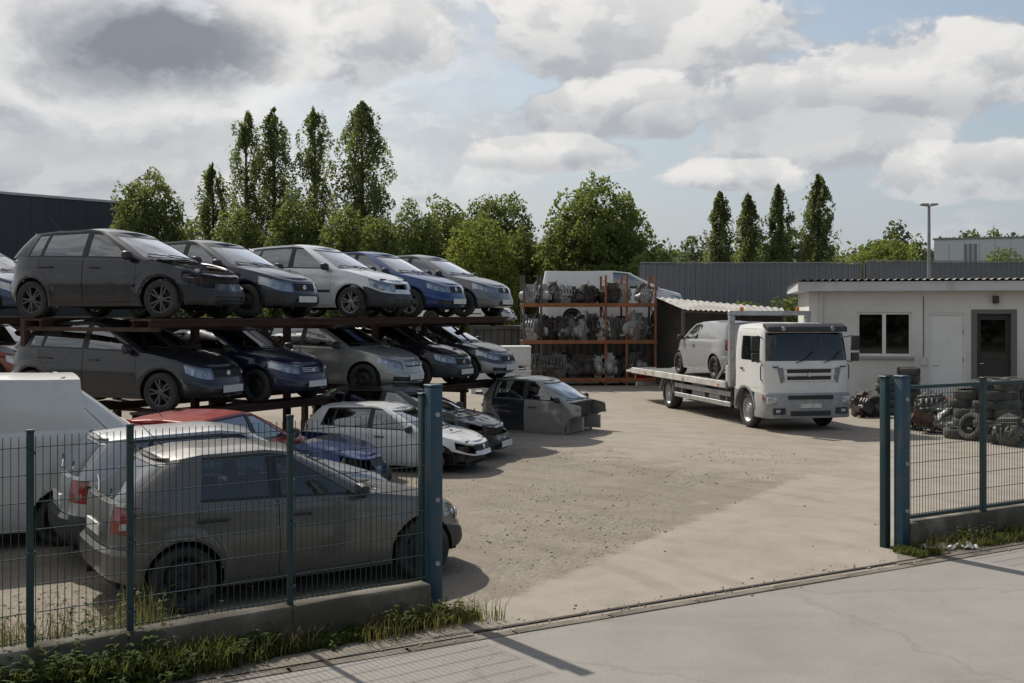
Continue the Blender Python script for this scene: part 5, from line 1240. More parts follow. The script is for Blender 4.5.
# ------------------------------------------------------------------ left and right fence
M_TEAL = simple('post_teal', (.010,.040,.045), .5, .1, .2, 6, dirt=.25, dirtcol=(.10,.085,.065)); M_BLUE = simple('gatepost_blue', (.016,.060,.098), .5, .1, .2, 6, dirt=.35, dirtcol=(.13,.105,.08))
M_WIRE = simple('wire_green', (.02,.045,.045), .5, .3, .2, 9); M_LOWW = simple('low_wall_concrete', (.20,.18,.15), .92, 0, .35, 2.5, bmp=.7, dirt=.85, dirtcol=(.065,.058,.042))
FP = [(-30, 0), (30, 437), (130, 430), (290, 422), (430, 0)]
gl_ = {30: Vector((-3.5,8.0,0)), 130: P(130,672), 290: P(290,644), 430: P(430,617)}
dl = (gl_[430]-gl_[130]).normalized()
def lpos(px):                                  # where a pixel column meets the left fence line
    A_ = gl_[130]; k = (px-512)/FPX; t = (k*A_.y-A_.x)/(dl.x-k*dl.y); return A_+dl*t
M_STONE = M_LOWW
def wire_panel(root, A, B, z0, z1, rail=False, step=.05, dh=.2, r=.0025):
    d = (B-A); L = d.length; u = d.normalized(); n = int(L/step); q = Vector((-u.y, u.x, 0)); vs_, fs_ = [], []
    def bar(a, b, r, ax1, ax2):
        k = len(vs_)
        for p in (a, b):
            for s1, s2 in ((-1,-1),(1,-1),(1,1),(-1,1)): vs_.append(p+ax1*s1*r+ax2*s2*r)
        for j in range(4): fs_.append((k+j, k+(j+1)%4, k+4+(j+1)%4, k+4+j))
    Z = Vector((0,0,1))
    for i in range(n+1):
        p = A+u*(L*i/n)+q*.0; bar(p+Z*z0, p+Z*(z1+(.03 if not rail else 0)), r, u, q)
    z = z0+.02
    while z < z1+.01:
        # panels of this sort carry a stiffening fold; two wires lie close together there
        bar(A+Z*z+q*.006, B+Z*z+q*.006, r*1.25, Z, q); z += dh
    o = npmesh('wire_mesh', [tuple(p) for p in vs_], fs_, M_WIRE); ob = link('wire_mesh', o, root); ob['kind'] = 'stuff'; return ob
WTL = .32; FT = 1.85
posts = [-70, 30, 130, 290]; lyaw = math.atan2(dl.y, dl.x)
lf = thing('wire_mesh_fence', 'teal wire mesh fence on low wall at left, before the grey hatchback', 'fence', (0,0,0))
PT = [lpos(p) for p in posts]+[P(427,617)]
for i, p in enumerate(PT[:-1]):
    mb = MB(); M = RZ(lyaw, (p.x, p.y, 0)); mb.box(-.024, .024, -.022, .022, WTL-.02, FT+.02, M=M); mb.box(-.027, .027, -.025, .025, FT+.021, FT+.045, M=M); mb.obj('post', M_TEAL, lf, bevel=.004, segs=1)
    for z in (WTL+.15, 1.0, FT-.12): mb = MB(); mb.box(-.03, .03, -.048, -.023, z-.014, z+.014, M=M); mb.obj('clip', M_TEAL, lf)
for a, b in zip(PT[:-1], PT[1:]):
    n_ = Vector((dl.y, -dl.x, 0))*.04; wire_panel(lf, a+n_+dl*.03, b+n_-dl*.03, WTL+.03, FT-.03)
def low_wall(label, A, B, h, u):
    L = (B-A).length; m_ = max(1, round(L/1.45)); t_ = thing('low_wall', label, 'wall', (A.x, A.y, 0), math.atan2(u.y, u.x))
    for k in range(m_):
        x0, x1 = k*L/m_+.004, (k+1)*L/m_-.004; nx = 12; mb = MB(); vs_, fs_ = [], []
        sec = [(-.10,-.02),(-.10,h*.5),(-.098,h-.02),(-.08,h),(.08,h),(.098,h-.02),(.10,-.02)]
        for i in range(nx+1):
            x = x0+(x1-x0)*i/nx
            for (y, z) in sec: q = noise.noise(Vector((x*3+A.x, y*9, z*7))); vs_.append((x, y+q*.010, z+(q*.008 if z > .1 else 0)))
        s_ = len(sec)
        for i in range(nx):
            for j in range(s_-1): fs_.append((i*s_+j, (i+1)*s_+j, (i+1)*s_+j+1, i*s_+j+1))
        fs_ += [tuple(range(s_)), tuple(nx*s_+j for j in reversed(range(s_)))]
        mb.add(vs_, fs_); mb.obj('wall_section', M_LOWW, t_, smooth=True, angle=50)
low_wall('low stained concrete wall under the left mesh fence', PT[0], P(424,617), WTL, dl)
def gate_post(label, p, h, w_, yaw, mat, extra=True):
    t_ = thing('gate_post', label, 'gate post', (p.x, p.y, 0), yaw)
    mb = MB(); mb.box(-w_/2, w_/2, -w_/2, w_/2, 0, h); mb.obj('column', mat, t_, bevel=.008)
    mb = MB(); mb.box(-w_/2-.006, w_/2+.006, -w_/2-.006, w_/2+.006, h+.002, h+.025); mb.obj('cap', mat, t_, bevel=.006, segs=1)
    if extra:
        for z in (.45, h*.5, h-.25): mb = MB(); mb.lathe([(.0,.02),(.022,.02),(.026,.0)], 10, 'y', at=(0,-w_/2-.002,z), M=Matrix.Rotation(math.pi, 4, 'Z')); mb.obj('bolt', M_GALV, t_)
        mb = MB(); mb.box(-w_/2-.06, w_/2+.06, -w_/2-.06, w_/2+.06, -.01, .016); mb.obj('base_plate', M_TRACK, t_)
    return t_
gp = P(431, 612)
gate_post('thick blue steel gate post at the right end of the left fence', gp+Vector((.02,.04,0)), 2.06, .125, lyaw, M_BLUE)
gate_post('slimmer teal gate post fixed against the thick blue left post', gp+Vector((-.075,.085,0)), 1.98, .08, lyaw, M_TEAL, False)
ryaw = math.atan2(dR_.y, dR_.x)
gate_post('thick blue steel gate post at the start of the right fence', P(902,549), 1.99, .13, ryaw, M_BLUE)
gate_post('slim teal gate post standing left of the right blue post', P(888,549)+Vector((0,.1,0)), 1.98, .09, ryaw, M_TEAL, False)
rf_ = thing('wire_mesh_fence', 'framed wire mesh fence panels on low wall at right of the gateway', 'fence', (0,0,0))
ra0 = P(909,547.5); RT = [ra0]
def rpos(px): k = (px-512)/FPX; t = (k*PR.y-PR.x)/(dR_.x-k*dR_.y); return PR+dR_*t
RP = [rpos(983), rpos(1050), rpos(1130)]; WTR = .30
low_wall('low concrete wall under the right mesh fence', rpos(904)+Vector((0,0,0)), RP[2], WTR, dR_)
for p in RP: mb = MB(); M = RZ(ryaw, (p.x, p.y, 0)); mb.box(-.035, .035, -.03, .03, WTR-.02, 1.93, M=M); mb.box(-.04, .04, -.035, .035, 1.931, 1.95, M=M); mb.obj('post', M_TEAL, rf_, bevel=.004, segs=1)
seq = [rpos(908)]+RP
for a, b in zip(seq[:-1], seq[1:]):
    n_ = Vector((dR_.y, -dR_.x, 0))*.0; wire_panel(rf_, a+dR_*.05, b-dR_*.05, WTR+.06, 1.86, True)
    for z in (WTR+.05, 1.87): mb = MB(); L = (b-a).length-.08; M = RZ(ryaw, (a.x, a.y, 0)) @ Matrix.Translation((.04,0,0)); mb.box(0, L, -.018, .018, z-.02, z+.02, M=M); mb.obj('rail', M_TEAL, rf_)

# ------------------------------------------------------------------ tyres and scrap by the office
mb = MB(); wd = .1
mb.lathe([(.19,-wd*.8),(.225,-wd),(.265,-wd*1.04),(.292,-wd*.9),(.302,-wd*.7),(.305,-wd*.3),(.298,-wd*.28),(.298,-wd*.2),(.305,-wd*.18),(.305,wd*.18),(.298,wd*.2),(.298,wd*.28),(.305,wd*.3),(.302,wd*.7),(.292,wd*.9),(.265,wd*1.04),(.225,wd),(.19,wd*.8),(.20,wd*.75),(.28,wd*.7),(.28,-wd*.7),(.20,-wd*.75)], 28, 'z', closed=True)
TYM = mb.mesh('tyre_flat', simple('old_tyre', (.024,.024,.024), .85, 0, .4, 6, dirt=.7, dirtcol=(.12,.108,.09), bmp=.3), smooth=True)
def tyre(p, label, group, tilt=(0,0), s=1.0):
    o = link('tyre', TYM); o.location = p; o.rotation_euler = (tilt[0], tilt[1], rnd.uniform(0,6)); o.scale = (s, s, s); return tag(o, label, 'tyre', group)
word = ['bottom','second from bottom','third from bottom','fourth from bottom','fifth from bottom','sixth from bottom','topmost']
for si, (px, Y, n, nm) in enumerate(((888,29.6,5,'left stack by the office window'),(908,29.9,6,'right stack by the office window'))):
    for k in range(n):
        p = Vector(((px-512)/FPX*Y+rnd.gauss(0,.03), Y+rnd.gauss(0,.03), .105+k*.207)); tyre(p, 'worn tyre, %s in the %s' % (word[k] if k < n-1 else 'topmost', nm), 'tyres stacked by the office window', (rnd.gauss(0,.02), rnd.gauss(0,.02)))
tyre(Vector(((878-512)/FPX*28.8, 28.8, .30)), 'loose tyre leaning upright against the tyre stack by the office', None, (R(72), 0))
# wide heap of tyres right of the doorway: stacked columns of uneven height
cols_ = [(965,24.6,5),(985,24.2,6),(1006,24.0,6),(1028,24.3,6),(975,25.4,5),(998,25.1,6),(1020,25.3,6),(1046,24.9,6)]
names = ['first','second','third','fourth','fifth','sixth','seventh','eighth']
for ci, (px, Y, n) in enumerate(cols_):
    for k in range(n):
        p = Vector(((px-512)/FPX*Y+rnd.gauss(0,.085), Y+rnd.gauss(0,.085), .105+k*.207)); tyre(p, 'dusty tyre, %s in the %s column of the tyre heap at right' % (word[k] if k < n-1 else 'topmost', names[ci]), 'tyres heaped at the right', (rnd.gauss(0,.05), rnd.gauss(0,.05)))
for k, (px, Y, z, tl) in enumerate(((972,23.6,.29,(R(68),R(8))),(1010,23.2,.30,(R(75),R(-10))),(958,24.0,.12,(0,.05)))): tyre(Vector(((px-512)/FPX*Y, Y, z)), ['loose tyre leaning on the left front of the right tyre heap','loose tyre leaning on the middle front of the right tyre heap','single tyre lying flat left of the right tyre heap'][k], None, tl)
# scrap pieces
SC = []
def scrap_mesh(seed):
    r_ = random.Random(seed); mb = MB()
    pts = [Vector((r_.uniform(-.3,.3), r_.uniform(-.2,.2), r_.uniform(.05,.4))) for _ in range(5)]
    mb.tube(pts, [r_.uniform(.03,.09) for _ in pts], 8)
    for k in range(5):
        M = Matrix.Translation((r_.uniform(-.25,.25), r_.uniform(-.2,.2), r_.uniform(.06,.32))) @ Matrix.Rotation(r_.uniform(0,3), 4, Vector((r_.gauss(0,1), r_.gauss(0,1), r_.gauss(0,1)))); a, b, c = r_.uniform(.05,.2), r_.uniform(.04,.16), r_.uniform(.01,.1); mb.box(-a, a, -b, b, -c, c, M=M)
    mb.lathe([(0,.05),(.06,.05),(.15,.03),(.16,-.03),(0,-.03)], 14, 'z', at=(r_.uniform(-.2,.2), r_.uniform(-.2,.2), .2), M=Matrix.Rotation(r_.uniform(0,1.5), 4, 'X'))
    return mb.mesh('scrap', (M_ENGINE, M_RUST, M_ENGINE3, M_ENGINE2)[seed % 4], bevel=.008, segs=1)
SC = [scrap_mesh(k) for k in range(8)]
sx_ = sorted([(868,29.4,0),(859,29.6,1),(874,29.0,0),(922,26.2,0),(930,26.0,1),(938,25.8,1),(945,25.6,1),(952,25.4,1),(926,25.2,0),(936,25.0,0),(947,24.8,0),(918,25.6,0),(941,26.4,1),(955,26.0,1),(915,27.0,0),(928,27.0,1),(862,28.9,0),(1012,22.6,0),(1000,22.9,0)])
for k, (px, Y, lv) in enumerate(sx_):
    for j in range(lv+1):
        o = link('scrap_part', SC[(k*3+j) % 8] if (k+j) % 3 else ENG[(k+j) % 6]); o.location = ((px-512)/FPX*Y+rnd.gauss(0,.05), Y+rnd.gauss(0,.05), -.02+j*.26); o.rotation_euler = (rnd.gauss(0,.2), rnd.gauss(0,.2), rnd.uniform(0,6)); s = rnd.uniform(.8,1.1); o.scale = (s, s, s)
        tag(o, 'oily scrap part number %s from left before the office, %s' % (('one two three four five six seven eight nine ten eleven twelve thirteen fourteen fifteen sixteen seventeen eighteen nineteen').split()[k], 'on the ground' if j == 0 else 'layer %s up' % ('two','three','four')[j-1]), 'scrap', 'scrap metal heaped before the office')
# ------------------------------------------------------------------ trees
rng = np.random.default_rng(5)
M_BARK = simple('bark', (.085,.07,.052), .95, 0, .35, 3, bmp=.6)
LM = {'poplar': leafmat('leaf_poplar', (.070,.092,.044), (.165,.190,.088), .5), 'dark': leafmat('leaf_dark', (.055,.078,.036), (.130,.160,.066), .5), 'mid': leafmat('leaf_mid', (.058,.085,.030), (.140,.175,.058), .5), 'yellow': leafmat('leaf_yellow', (.080,.105,.022), (.175,.205,.045), .5), 'far': leafmat('leaf_far', (.060,.075,.055), (.105,.125,.085), .3)}
def leaves(cent, size, name, mat):            # one small folded leaf clump (a quad) at each centre, random facing
    n = len(cent); a = rng.normal(size=(n, 3)); a /= np.linalg.norm(a, axis=1)[:, None]; b = rng.normal(size=(n, 3)); b -= a*(a*b).sum(1)[:, None]; b /= np.linalg.norm(b, axis=1)[:, None]
    s = (size*rng.uniform(.6, 1.35, n))[:, None]; a = a*s; b = b*s*.62
    V = np.stack([cent-a, cent-b*.9, cent+a, cent+b*.9], 1).reshape(-1, 3); F = np.arange(4*n).reshape(n, 4); return npmesh(name, V, F, mat)
def limb(mb, p, d, L, r, n=5, bend=.12, seed=0):
    r_ = random.Random(seed); pts = [Vector(p)]; d = Vector(d).normalized()
    for k in range(n): d = (d+Vector((r_.gauss(0,bend), r_.gauss(0,bend), r_.gauss(0,bend*.6)))).normalized(); pts.append(pts[-1]+d*L/n)
    mb.tube(pts, [r*(1-.85*k/n) for k in range(n+1)], 6, cap=False); return pts
def nz(P_, k, sd): return np.array([noise.noise(Vector((p[0]*k[0]+sd, p[1]*k[1]+sd*.7, p[2]*k[2]))) for p in P_.tolist()])
def poplar(seed, h, w, nl, dense=1.0, gap=.25):
    """narrow upright crown: leaf sprays follow steep limbs inside a spindle outline"""
    r_ = random.Random(seed); mb = MB(); mb.tube([(0,0,0),(.05,0,h*.3),(0,.05,h*.7),(0,0,h*.97)], [h*.018,h*.014,h*.007,.01], 8)
    prof = spline([(0,.15),(.06,.40),(.18,.70),(.38,.92),(.60,1.0),(.78,.90),(.90,.64),(.97,.34),(1,.05)])
    for k in range(30):
        f_ = .05+.8*k/30; a = k*2.4; R_ = w*prof(min(1, f_+.15)); q0 = Vector((0,0,f_*h)); mb.tube([q0, q0+Vector((math.cos(a)*R_*.5, math.sin(a)*R_*.5, h*.05)), q0+Vector((math.cos(a)*R_*.85, math.sin(a)*R_*.85, min(h*.14, h*.98-q0.z)))], [.05,.03,.01], 5, cap=False)
    n = int(nl*4.2); f_ = rng.uniform(.03, 1, n)**.9; a = rng.uniform(0, 6.283, n); lobe = 1+.24*np.sin(a*3+f_*9+seed)+.20*np.sin(a*5-f_*23+seed*2)+.12*np.sin(a*2+f_*47+seed); rr = np.sqrt(rng.uniform(.04, 1, n)); R_ = np.array([prof(x) for x in f_])*w*1.16*lobe*rr
    c = np.stack([np.cos(a)*R_, np.sin(a)*R_, f_*h+rng.normal(size=n)*.12], 1); keep = nz(c, (1.5/w*1.1, 1.5/w*1.1, .55), seed*3.1)+.5*nz(c, (4, 4, 2.2), seed) > -.13+gap*.42*rr; return mb, c[keep]
def broad(seed, h, rx, rz, zc, nl, nclump=70, flat=.9):
    """round crown: leaves fill an uneven lobed outline, thinned where boughs leave gaps"""
    r_ = random.Random(seed); mb = MB(); mb.tube([(0,0,0),(.1,0,zc*.5),(0,.1,zc+rz*.5)], [h*.03,h*.022,h*.006], 8)
    for k in range(22):
        a = k*2.4; e_ = r_.uniform(-.2,1.0); d = Vector((math.cos(a)*math.cos(e_)*rx, math.sin(a)*math.cos(e_)*rx, math.sin(e_)*rz)); st = Vector((0,0,zc*r_.uniform(.45,.95))); en = Vector((0,0,zc))+d*.85; mb.tube([st, st.lerp(en, .5)+Vector((0,0,.12*rz)), en], [h*.011, h*.006, .01], 5, cap=False)
    n = int(nl*3.6); d = rng.normal(size=(n, 3)); d /= np.linalg.norm(d, axis=1)[:, None]
    lob = 1+.20*nz(d, (1.7,1.7,1.7), seed*2.3)+.16*nz(d, (4.2,4.2,4.2), seed*5.1); rr = rng.uniform(.10, 1, n)**.42
    c = d*(lob*rr)[:, None]*np.array([rx, rx, rz])*1.05; c[:, 2] = np.where(c[:, 2] < 0, c[:, 2]*flat, c[:, 2])+zc
    s_ = 3.1/rx; keep = nz(c, (s_, s_, s_*1.25), seed)+.45*nz(c, (s_*2.7,)*3, seed*1.7) > -.10; return mb, c[keep]
def plant_tree(name, label, pos, gen, leaf, lm, group=None, cat='tree', rz=0, sc=1):
    mb, cs = gen; leaf *= .62; t_ = thing(name, label, cat, pos, rz, group); mb.obj('trunk', M_BARK, t_, smooth=True); me = leaves(cs, leaf, 'crown', LM[lm]); link('crown', me, t_); t_.scale = (sc,)*3; return t_
def pol(px, py, Y, w, nl, seed, label, grp, lm='poplar', leaf=.17, gap=.25):
    p = Vector(((px-512)/FPX*Y, Y, 0)); h = CAM_H+(HOR-py)/FPX*Y; plant_tree('poplar_tree', label, p, poplar(seed, h, w, nl, 1.0, gap), leaf, lm, grp)
GP = 'tall poplars behind the stacked cars'
pol(213,166,82,1.15,5200,1,'short slim poplar just left of the tall poplar pair', GP)
pol(246,110,80,1.25,6500,2,'left poplar of the tall close pair behind the cars', GP, gap=.6)
pol(274,110,82,1.3,7500,3,'right poplar of the tall close pair behind the cars', GP)
pol(315,108,80,1.3,7000,4,'tall poplar standing alone between the pair and the widest poplar', GP, gap=.5)
pol(362,105,76,1.75,9500,5,'widest and tallest poplar at the right of the row behind the cars', GP)
GS = 'slim poplars behind the sheet fence'
pol(720,194,98,.95,4500,6,'first slim poplar from the left behind the sheet fence', GS, leaf=.2); pol(748,196,100,.95,4500,7,'second slim poplar from the left behind the sheet fence', GS, leaf=.2)
pol(778,187,98,1.0,4800,8,'third slim poplar from the left behind the sheet fence', GS, leaf=.2); pol(818,176,95,1.2,6000,9,'tallest rightmost slim poplar behind the sheet fence', GS, leaf=.2)
def brd(px, ptop, Y, wpx, lm, seed, nl, label, low=.15, leaf=.2, cat='tree', nm='broadleaf_tree', grp=None, ncl=70):
    s = FPX/Y; p = Vector(((px-512)/s, Y, 0)); h = CAM_H+(HOR-ptop)/s; rx = wpx/2/s*.92; zb_ = h*low; plant_tree(nm, label, p, broad(seed, h, rx, (h-zb_)/2*.93, (h+zb_)/2, nl, ncl), leaf, lm, grp, cat)
brd(148,168,78,84,'dark',21,9000,'round dark green tree beside the dark warehouse', leaf=.2)
brd(298,190,74,70,'mid',22,5000,'mid green tree filling the gap below the lone poplar')
brd(238,205,76,60,'mid',23,3600,'small green tree below the tall poplar pair'); brd(345,205,70,60,'mid',24,3800,'small green tree at the foot of the widest poplar'); brd(195,212,90,40,'dark',37,2500,'small dark tree right of the round tree by the warehouse')
brd(408,198,90,44,'dark',25,3000,'dark slim tree between widest poplar and the green clump')
brd(448,196,78,80,'mid',26,6500,'mid green tree at the left of the clump behind the rack end'); brd(497,192,76,90,'dark',27,8000,'large dark green tree behind the yellow-green bush')
brd(480,218,62,86,'yellow',28,6500,'bright yellow-green bush above the end of the car rack', low=.05, nm='bush', cat='bush', leaf=.17)
brd(596,184,64,124,'mid',29,16000,'big rounded green tree above the pallet rack', low=.06, leaf=.19, ncl=120)
brd(540,240,70,60,'mid',30,3500,'low green tree left of the big rounded tree')
brd(885,238,58,86,'yellow',31,6000,'yellow-green bushy tree behind the office roof', low=.1, leaf=.16, ncl=60); brd(862,250,57,50,'yellow',38,2500,'small yellow-green bush left of the bushy tree behind the office', low=.1, leaf=.15, nm='bush', cat='bush')
brd(918,236,66,34,'mid',32,1800,'small green tree just left of the lamp post', leaf=.17); brd(875,237,70,50,'dark',39,2500,'dark green tree behind the yellow-green bushy tree')
brd(968,231,130,22,'dark',33,700,'left one of two small trees above the pale hall', low=.5, leaf=.3); brd(994,228,130,24,'dark',34,800,'right one of two small trees above the pale hall', low=.5, leaf=.3)
brd(1005,246,90,50,'mid',35,1600,'green shrub against the pale hall at right', low=.3, leaf=.2, nm='bush', cat='bush')
brd(660,240,60,70,'mid',36,2500,'low green shrubs left end of the sheet fence', low=.02, leaf=.2, nm='bush', cat='bush')
brd(380,212,68,50,'mid',42,3200,'low green tree right of the widest poplar'); brd(425,215,72,50,'mid',44,3000,'low green tree left of the clump behind the rack end')
brd(520,226,66,60,'mid',45,3600,'green tree between the yellow-green bush and the big rounded tree')
brd(742,300,47.5,60,'mid',51,1400,'low green shrub at the foot of the sheet fence, left one', low=.0, leaf=.16, nm='bush', cat='bush'); brd(790,292,47.5,46,'mid',52,1200,'low green shrub at the foot of the sheet fence, right one', low=.0, leaf=.16, nm='bush', cat='bush')
# far wood as one mass
def far_wood(name, label, X0, X1, Y, hf, n, leaf, lm):
    cs = []
    x = X0
    r_ = random.Random(int(Y))
    while x < X1:
        h = hf*r_.uniform(.75,1.15); rw = r_.uniform(2.0,4.2); m = int(n*rw/3); c = rng.normal(size=(m, 3)); c = c/np.linalg.norm(c, axis=1)[:, None]*(rng.uniform(.3, 1, (m, 1))**.5)
        c = c*np.array([rw, rw, h*.5])+np.array([x, Y+r_.uniform(-6,6), h*.5]); cs.append(c[c[:, 2] > 0]); x += rw*r_.uniform(.6,1.1)
    o = link(name, leaves(np.concatenate(cs), leaf, name, LM[lm])); tag(o, label, 'woodland', None, 'stuff')
far_wood('far_wood', 'distant band of woodland along the horizon', (180-512)/FPX*150, (1080-512)/FPX*150, 150, 13.5, 1500, .36, 'far')
far_wood('near_scrub', 'band of green scrub behind the sheet fence', (640-512)/FPX*110, (880-512)/FPX*110, 108, 8.5, 900, .26, 'mid')
far_wood('added_reflection_wood', 'unseen line of trees added behind the viewpoint to darken reflections', -60, 60, -34, 11.0, 900, .42, 'dark')  # unseen trees added behind the camera to darken reflections and block low sky
# hills closing the view
hl_ = bpy.data.meshes.new('hill'); vs_, fs_ = [], []
for k in range(61):
    x = -420+k*14; z = 24+8*noise.noise(Vector((k*.13, 2, 0)))+3*noise.noise(Vector((k*.5, 7, 0))); vs_ += [(x, 420, -1), (x, 460, z), (x, 600, z*.9)]
for k in range(60):
    for j in (0, 1): fs_.append((3*k+j, 3*k+3+j, 3*k+4+j, 3*k+1+j))
hl_.from_pydata(vs_, [], fs_); hl_.materials.append(simple('hill_wood', (.05,.062,.05), .95, 0, .35, .05)); link('hill', hl_)['kind'] = 'structure'

# ------------------------------------------------------------------ weeds, grass, stones
LM['grass'] = leafmat('leaf_grass', (.032,.044,.012), (.092,.098,.030), .35); LM['weed'] = leafmat('leaf_weed', (.028,.055,.010), (.085,.125,.022), .4); LM['dry'] = leafmat('leaf_dry', (.10,.075,.03), (.2,.16,.07), .3)
def blades(pts, hmin, hmax, name, label, lm, wid=.006, lean=.5):
    n = len(pts); h = rng.uniform(hmin, hmax, n)[:, None]; a = rng.uniform(0, 6.283, n); d = np.stack([np.cos(a), np.sin(a), np.zeros(n)], 1); s = np.stack([-np.sin(a), np.cos(a), np.zeros(n)], 1)*wid*rng.uniform(.6, 1.5, n)[:, None]
    l1 = d*h*lean*.25*rng.uniform(.3, 1, (n, 1)); l2 = d*h*lean*rng.uniform(.5, 1.4, (n, 1)); up_ = np.array([0,0,1.0])
    V = np.stack([pts-s, pts+s, pts+l1+up_*h*.55+s*.8, pts+l1+up_*h*.55-s*.8, pts+l2+up_*h+s*.15, pts+l2+up_*h-s*.15], 1).reshape(-1, 3)
    b = (np.arange(n)*6)[:, None]; F = np.concatenate([b+np.array([0,1,2,3]), b+np.array([3,2,4,5])]); o = link(name, npmesh(name, V, F, LM[lm])); return tag(o, label, 'grass', None, 'stuff')
def along(A, u, nrm, L0, L1, w0, w1, n, clump=.5, z=.01, seed=0):
    t = rng.uniform(L0, L1, n*3); q = rng.uniform(0, 1, n*3); keep = np.array([noise.noise(Vector((a*1.3+seed, b*1.5, seed))) > -clump*.4+.0 for a, b in zip(t, q)]); t, q = t[keep][:n], q[keep][:n]; ww = w0+(w1-w0)*q
    o_ = np.stack([A.x+u.x*t+nrm.x*ww, A.y+u.y*t+nrm.y*ww, np.full(len(t), z)], 1)
    kk = (o_[:, 0]-K0.x)*EN.x+(o_[:, 1]-K0.y)*EN.y; ok_ = kk < -.06-.05*rng.uniform(0, 1, len(t))
    if w1 > .9: ok_ &= ww < .12+.42*np.clip(-t-1.3, 0, 9)*rng.uniform(.5, 1.2, len(t))
    return o_[ok_]
nl_ = Vector((dl.y, -dl.x, 0)); A0 = gl_[430]; nr_ = Vector((dR_.y, -dR_.x, 0))
blades(along(A0, dl, nl_, -4.6, .35, .10, .34, 7000, .4, seed=1), .02, .09, 'grass', 'short grass along the foot of the left wall', 'grass')
blades(along(A0, dl, nl_, -5.4, -1.9, .10, .95, 12000, .8, seed=2), .05, .26, 'grass', 'longer grass at the lower left corner', 'grass')
blades(along(PR, dR_, nr_, -.35, 5, .10, .5, 5200, .2, seed=3), .025, .10, 'grass', 'grass along the foot of the right wall', 'grass')
blades(along(PR, dR_, nr_, -.5, 5, .0, .6, 1200, .2, seed=4), .05, .22, 'dry_grass', 'dry straw tufts along the right wall', 'dry', .004)
blades(along(A0, dl, nl_, -5, .5, .05, .5, 1600, .2, seed=5), .05, .22, 'dry_grass', 'dry straw tufts along the left wall', 'dry', .004)
blades(along(PT[0], dl, -nl_, 0, 1.8, .12, .9, 900, .3, seed=9), .10, .5, 'dry_grass', 'tall dry stalks behind the mesh at the far left', 'dry', .004, .25)
def weeds(name, label, lm, items):            # leafy ground cover: stems and leaves of many small plants in one mass
    V, F, mb = [], [], MB()
    for (p, h, nlf, ls, seed) in items:
        r_ = random.Random(seed); p = Vector(p)
        for k in range(r_.randint(4, 8)):
            d = Vector((r_.gauss(0,.5), r_.gauss(0,.5), 1)); pts = limb(mb, p+Vector((r_.gauss(0,.04), r_.gauss(0,.04), 0)), d, h*r_.uniform(.5,1.1), .0035, 5, .14, seed*31+k)
            for j, q in enumerate(pts[1:]):
                for m in range(max(1, nlf//30)):
                    a = r_.uniform(0, 6.283); d2_ = Vector((math.cos(a), math.sin(a), r_.uniform(-.3,.6))).normalized(); L = ls*r_.uniform(.5,1.35); s = Vector((-d2_.y, d2_.x, 0)).normalized()*L*.27; b = len(V); dn = Vector((0,0,-L*.25))
                    V += [tuple(q), tuple(q+d2_*L*.45+s+dn*.2), tuple(q+d2_*L*.5), tuple(q+d2_*L*.45-s+dn*.2), tuple(q+d2_*L+dn)]; F += [(b, b+1, b+2), (b, b+2, b+3), (b+2, b+1, b+4), (b+3, b+2, b+4)]
    o = tag(mb.obj(name, simple('stem_green', (.06,.075,.02), .8)), label, 'weeds', None, 'stuff')
    me = bpy.data.meshes.new('leaves'); me.from_pydata(V, [], F); me.materials.append(LM[lm]); q = link('leaves', me, o); q['kind'] = 'stuff'
wl = random.Random(17)
def at_l(t, o_): p = A0+dl*t+nl_*o_; return (p.x, p.y, .008)
weeds('weeds', 'leafy dark green weeds crowding the lower left below the fence wall', 'weed', [(at_l(-tt, wl.uniform(.12, min(.9, .16+.26*(tt-1.4)))), wl.uniform(.08,.24), 150, .042, 100+k) for k, tt in enumerate(wl.uniform(1.6,5.2) for _ in range(150))])
weeds('weeds', 'taller nettle-like weeds against the left end of the wall', 'weed', [(at_l(-wl.uniform(2.6,5.0), wl.uniform(.11,.30)), wl.uniform(.22,.46), 150, .05, 700+k) for k in range(46)])
weeds('weeds', 'small leafy weeds among the grass along the left wall', 'weed', [(at_l(-wl.uniform(-.2,2.4), wl.uniform(.12,.34)), wl.uniform(.06,.16), 90, .04, 300+k) for k in range(34)])
weeds('weeds', 'tufted weeds at the foot of the thick blue left gate post', 'yellow', [(at_l(wl.uniform(-.55,.30), wl.uniform(.10,.26)), wl.uniform(.12,.26), 90, .045, 360+k) for k in range(10)])
def at_r(t, o_): p = PR+dR_*t+nr_*o_; return (p.x, p.y, .008)
weeds('weeds', 'yellow-green leafy weeds below the right fence wall', 'yellow', [(at_r(wl.uniform(.3,4.2), wl.uniform(.12,.42)), wl.uniform(.08,.26), 100, .042, 400+k) for k in range(30)])
weeds('weeds', 'tall dry weeds behind the mesh by the white van', 'dry', [(tuple(PT[0]+dl*wl.uniform(.2,2.2)-nl_*wl.uniform(.12,.7)), wl.uniform(.35,.75), 110, .045, 440+k) for k in range(9)])
weeds('weeds', 'tall green weeds behind the mesh by the white van', 'weed', [(tuple(PT[0]+dl*wl.uniform(.0,2.0)-nl_*wl.uniform(.12,.7)), wl.uniform(.3,.6), 120, .05, 460+k) for k in range(9)])
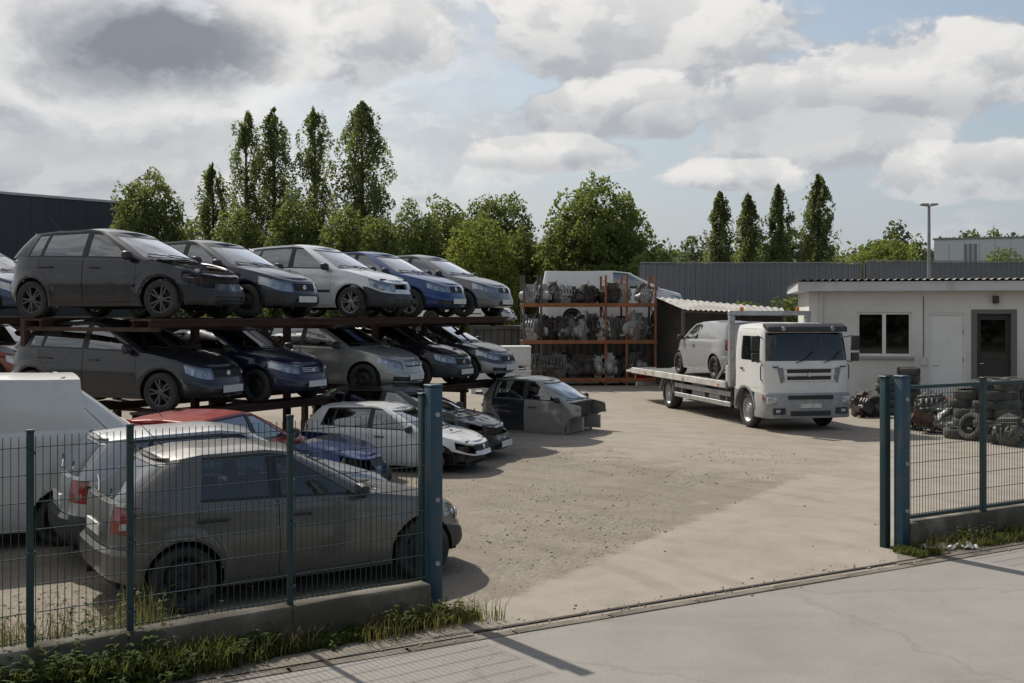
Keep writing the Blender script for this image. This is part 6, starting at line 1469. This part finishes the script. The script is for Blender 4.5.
# torn plastic at the right post
for k in range(3):
    mb = MB(); q = 8; vs_, fs_ = [], []
    for i in range(q):
        for j in range(q): u, v = i/(q-1)-.5, j/(q-1)-.5; vs_.append((u*.34+.06*noise.noise(Vector((u*6,v*6,k))), v*.16, .05+.09*abs(noise.noise(Vector((u*7+k*3,v*7,1))))))
    for i in range(q-1):
        for j in range(q-1): fs_.append((i*q+j, (i+1)*q+j, (i+1)*q+j+1, i*q+j+1))
    mb.add(vs_, fs_); o = mb.obj('plastic_scrap', simple('torn_plastic', (.5,.51,.5), .5, 0, .2, 8, dirt=.3), smooth=True); o.location = PR+dR_*(.22+.2*k)+nr_*(.24+.05*k)-Vector((0,0,.035)); o.rotation_euler = (0,0,k*.8)
    tag(o, ['crumpled white plastic scrap nearest the right gate post','middle one of three white plastic scraps by the right wall','white plastic scrap farthest from the right gate post'][k], 'litter', 'plastic litter at the right post')
# loose stones on the gravel
sm = MB(); ph = (1+5**.5)/2
ico = [(-1,ph,0),(1,ph,0),(-1,-ph,0),(1,-ph,0),(0,-1,ph),(0,1,ph),(0,-1,-ph),(0,1,-ph),(ph,0,-1),(ph,0,1),(-ph,0,-1),(-ph,0,1)]
icf = [(0,11,5),(0,5,1),(0,1,7),(0,7,10),(0,10,11),(1,5,9),(5,11,4),(11,10,2),(10,7,6),(7,1,8),(3,9,4),(3,4,2),(3,2,6),(3,6,8),(3,8,9),(4,9,5),(2,4,11),(6,2,10),(8,6,7),(9,8,1)]
ico = np.array(ico)/1.9; n = 9000; t = rng.uniform(0, 1, n); Yp = 9+rng.uniform(0, 1, n)**1.4*14; Xp = rng.uniform(-4.5, 4.5, n)+(Yp-12)*.12
okk = np.array([(noise.noise(Vector((x*.5, y*.5, 3))) > -.05) for x, y in zip(Xp, Yp)])
kl = (Xp-K0.x)*EN.x+(Yp-K0.y)*EN.y; okk &= kl < -.4
aline = (Xp-P(472,611).x)*(P(792,481).y-P(472,611).y)-(Yp-P(472,611).y)*(P(792,481).x-P(472,611).x); okk &= (aline < 0) | (rng.uniform(0,1,n) < .04)
Xp, Yp = Xp[okk], Yp[okk]
tk = rng.uniform(-3, 12, 1100); nk = rng.normal(-.10, .10, 1100); Xp = np.concatenate([Xp, K0.x+EL.x*tk+EN.x*nk]); Yp = np.concatenate([Yp, K0.y+EL.y*tk+EN.y*nk]); n = len(Xp); sz = rng.gamma(2.0, .0026, n).clip(.003, .018)
V = (ico[None]*(1+.3*rng.normal(size=(n, 12, 1))*.5))*sz[:, None, None]*np.array([1.2,1,.65])+np.stack([Xp, Yp, sz*.25+.003], 1)[:, None]
F = (np.arange(n)*12)[:, None, None]+np.array(icf)[None]
o = link('loose_stones', npmesh('loose_stones', V.reshape(-1, 3), F.reshape(-1, 3), simple('stone_grey', (.30,.265,.215), .95, 0, .45, 8))); tag(o, 'loose gravel stones scattered on the rough part of the yard', 'gravel', None, 'stuff')
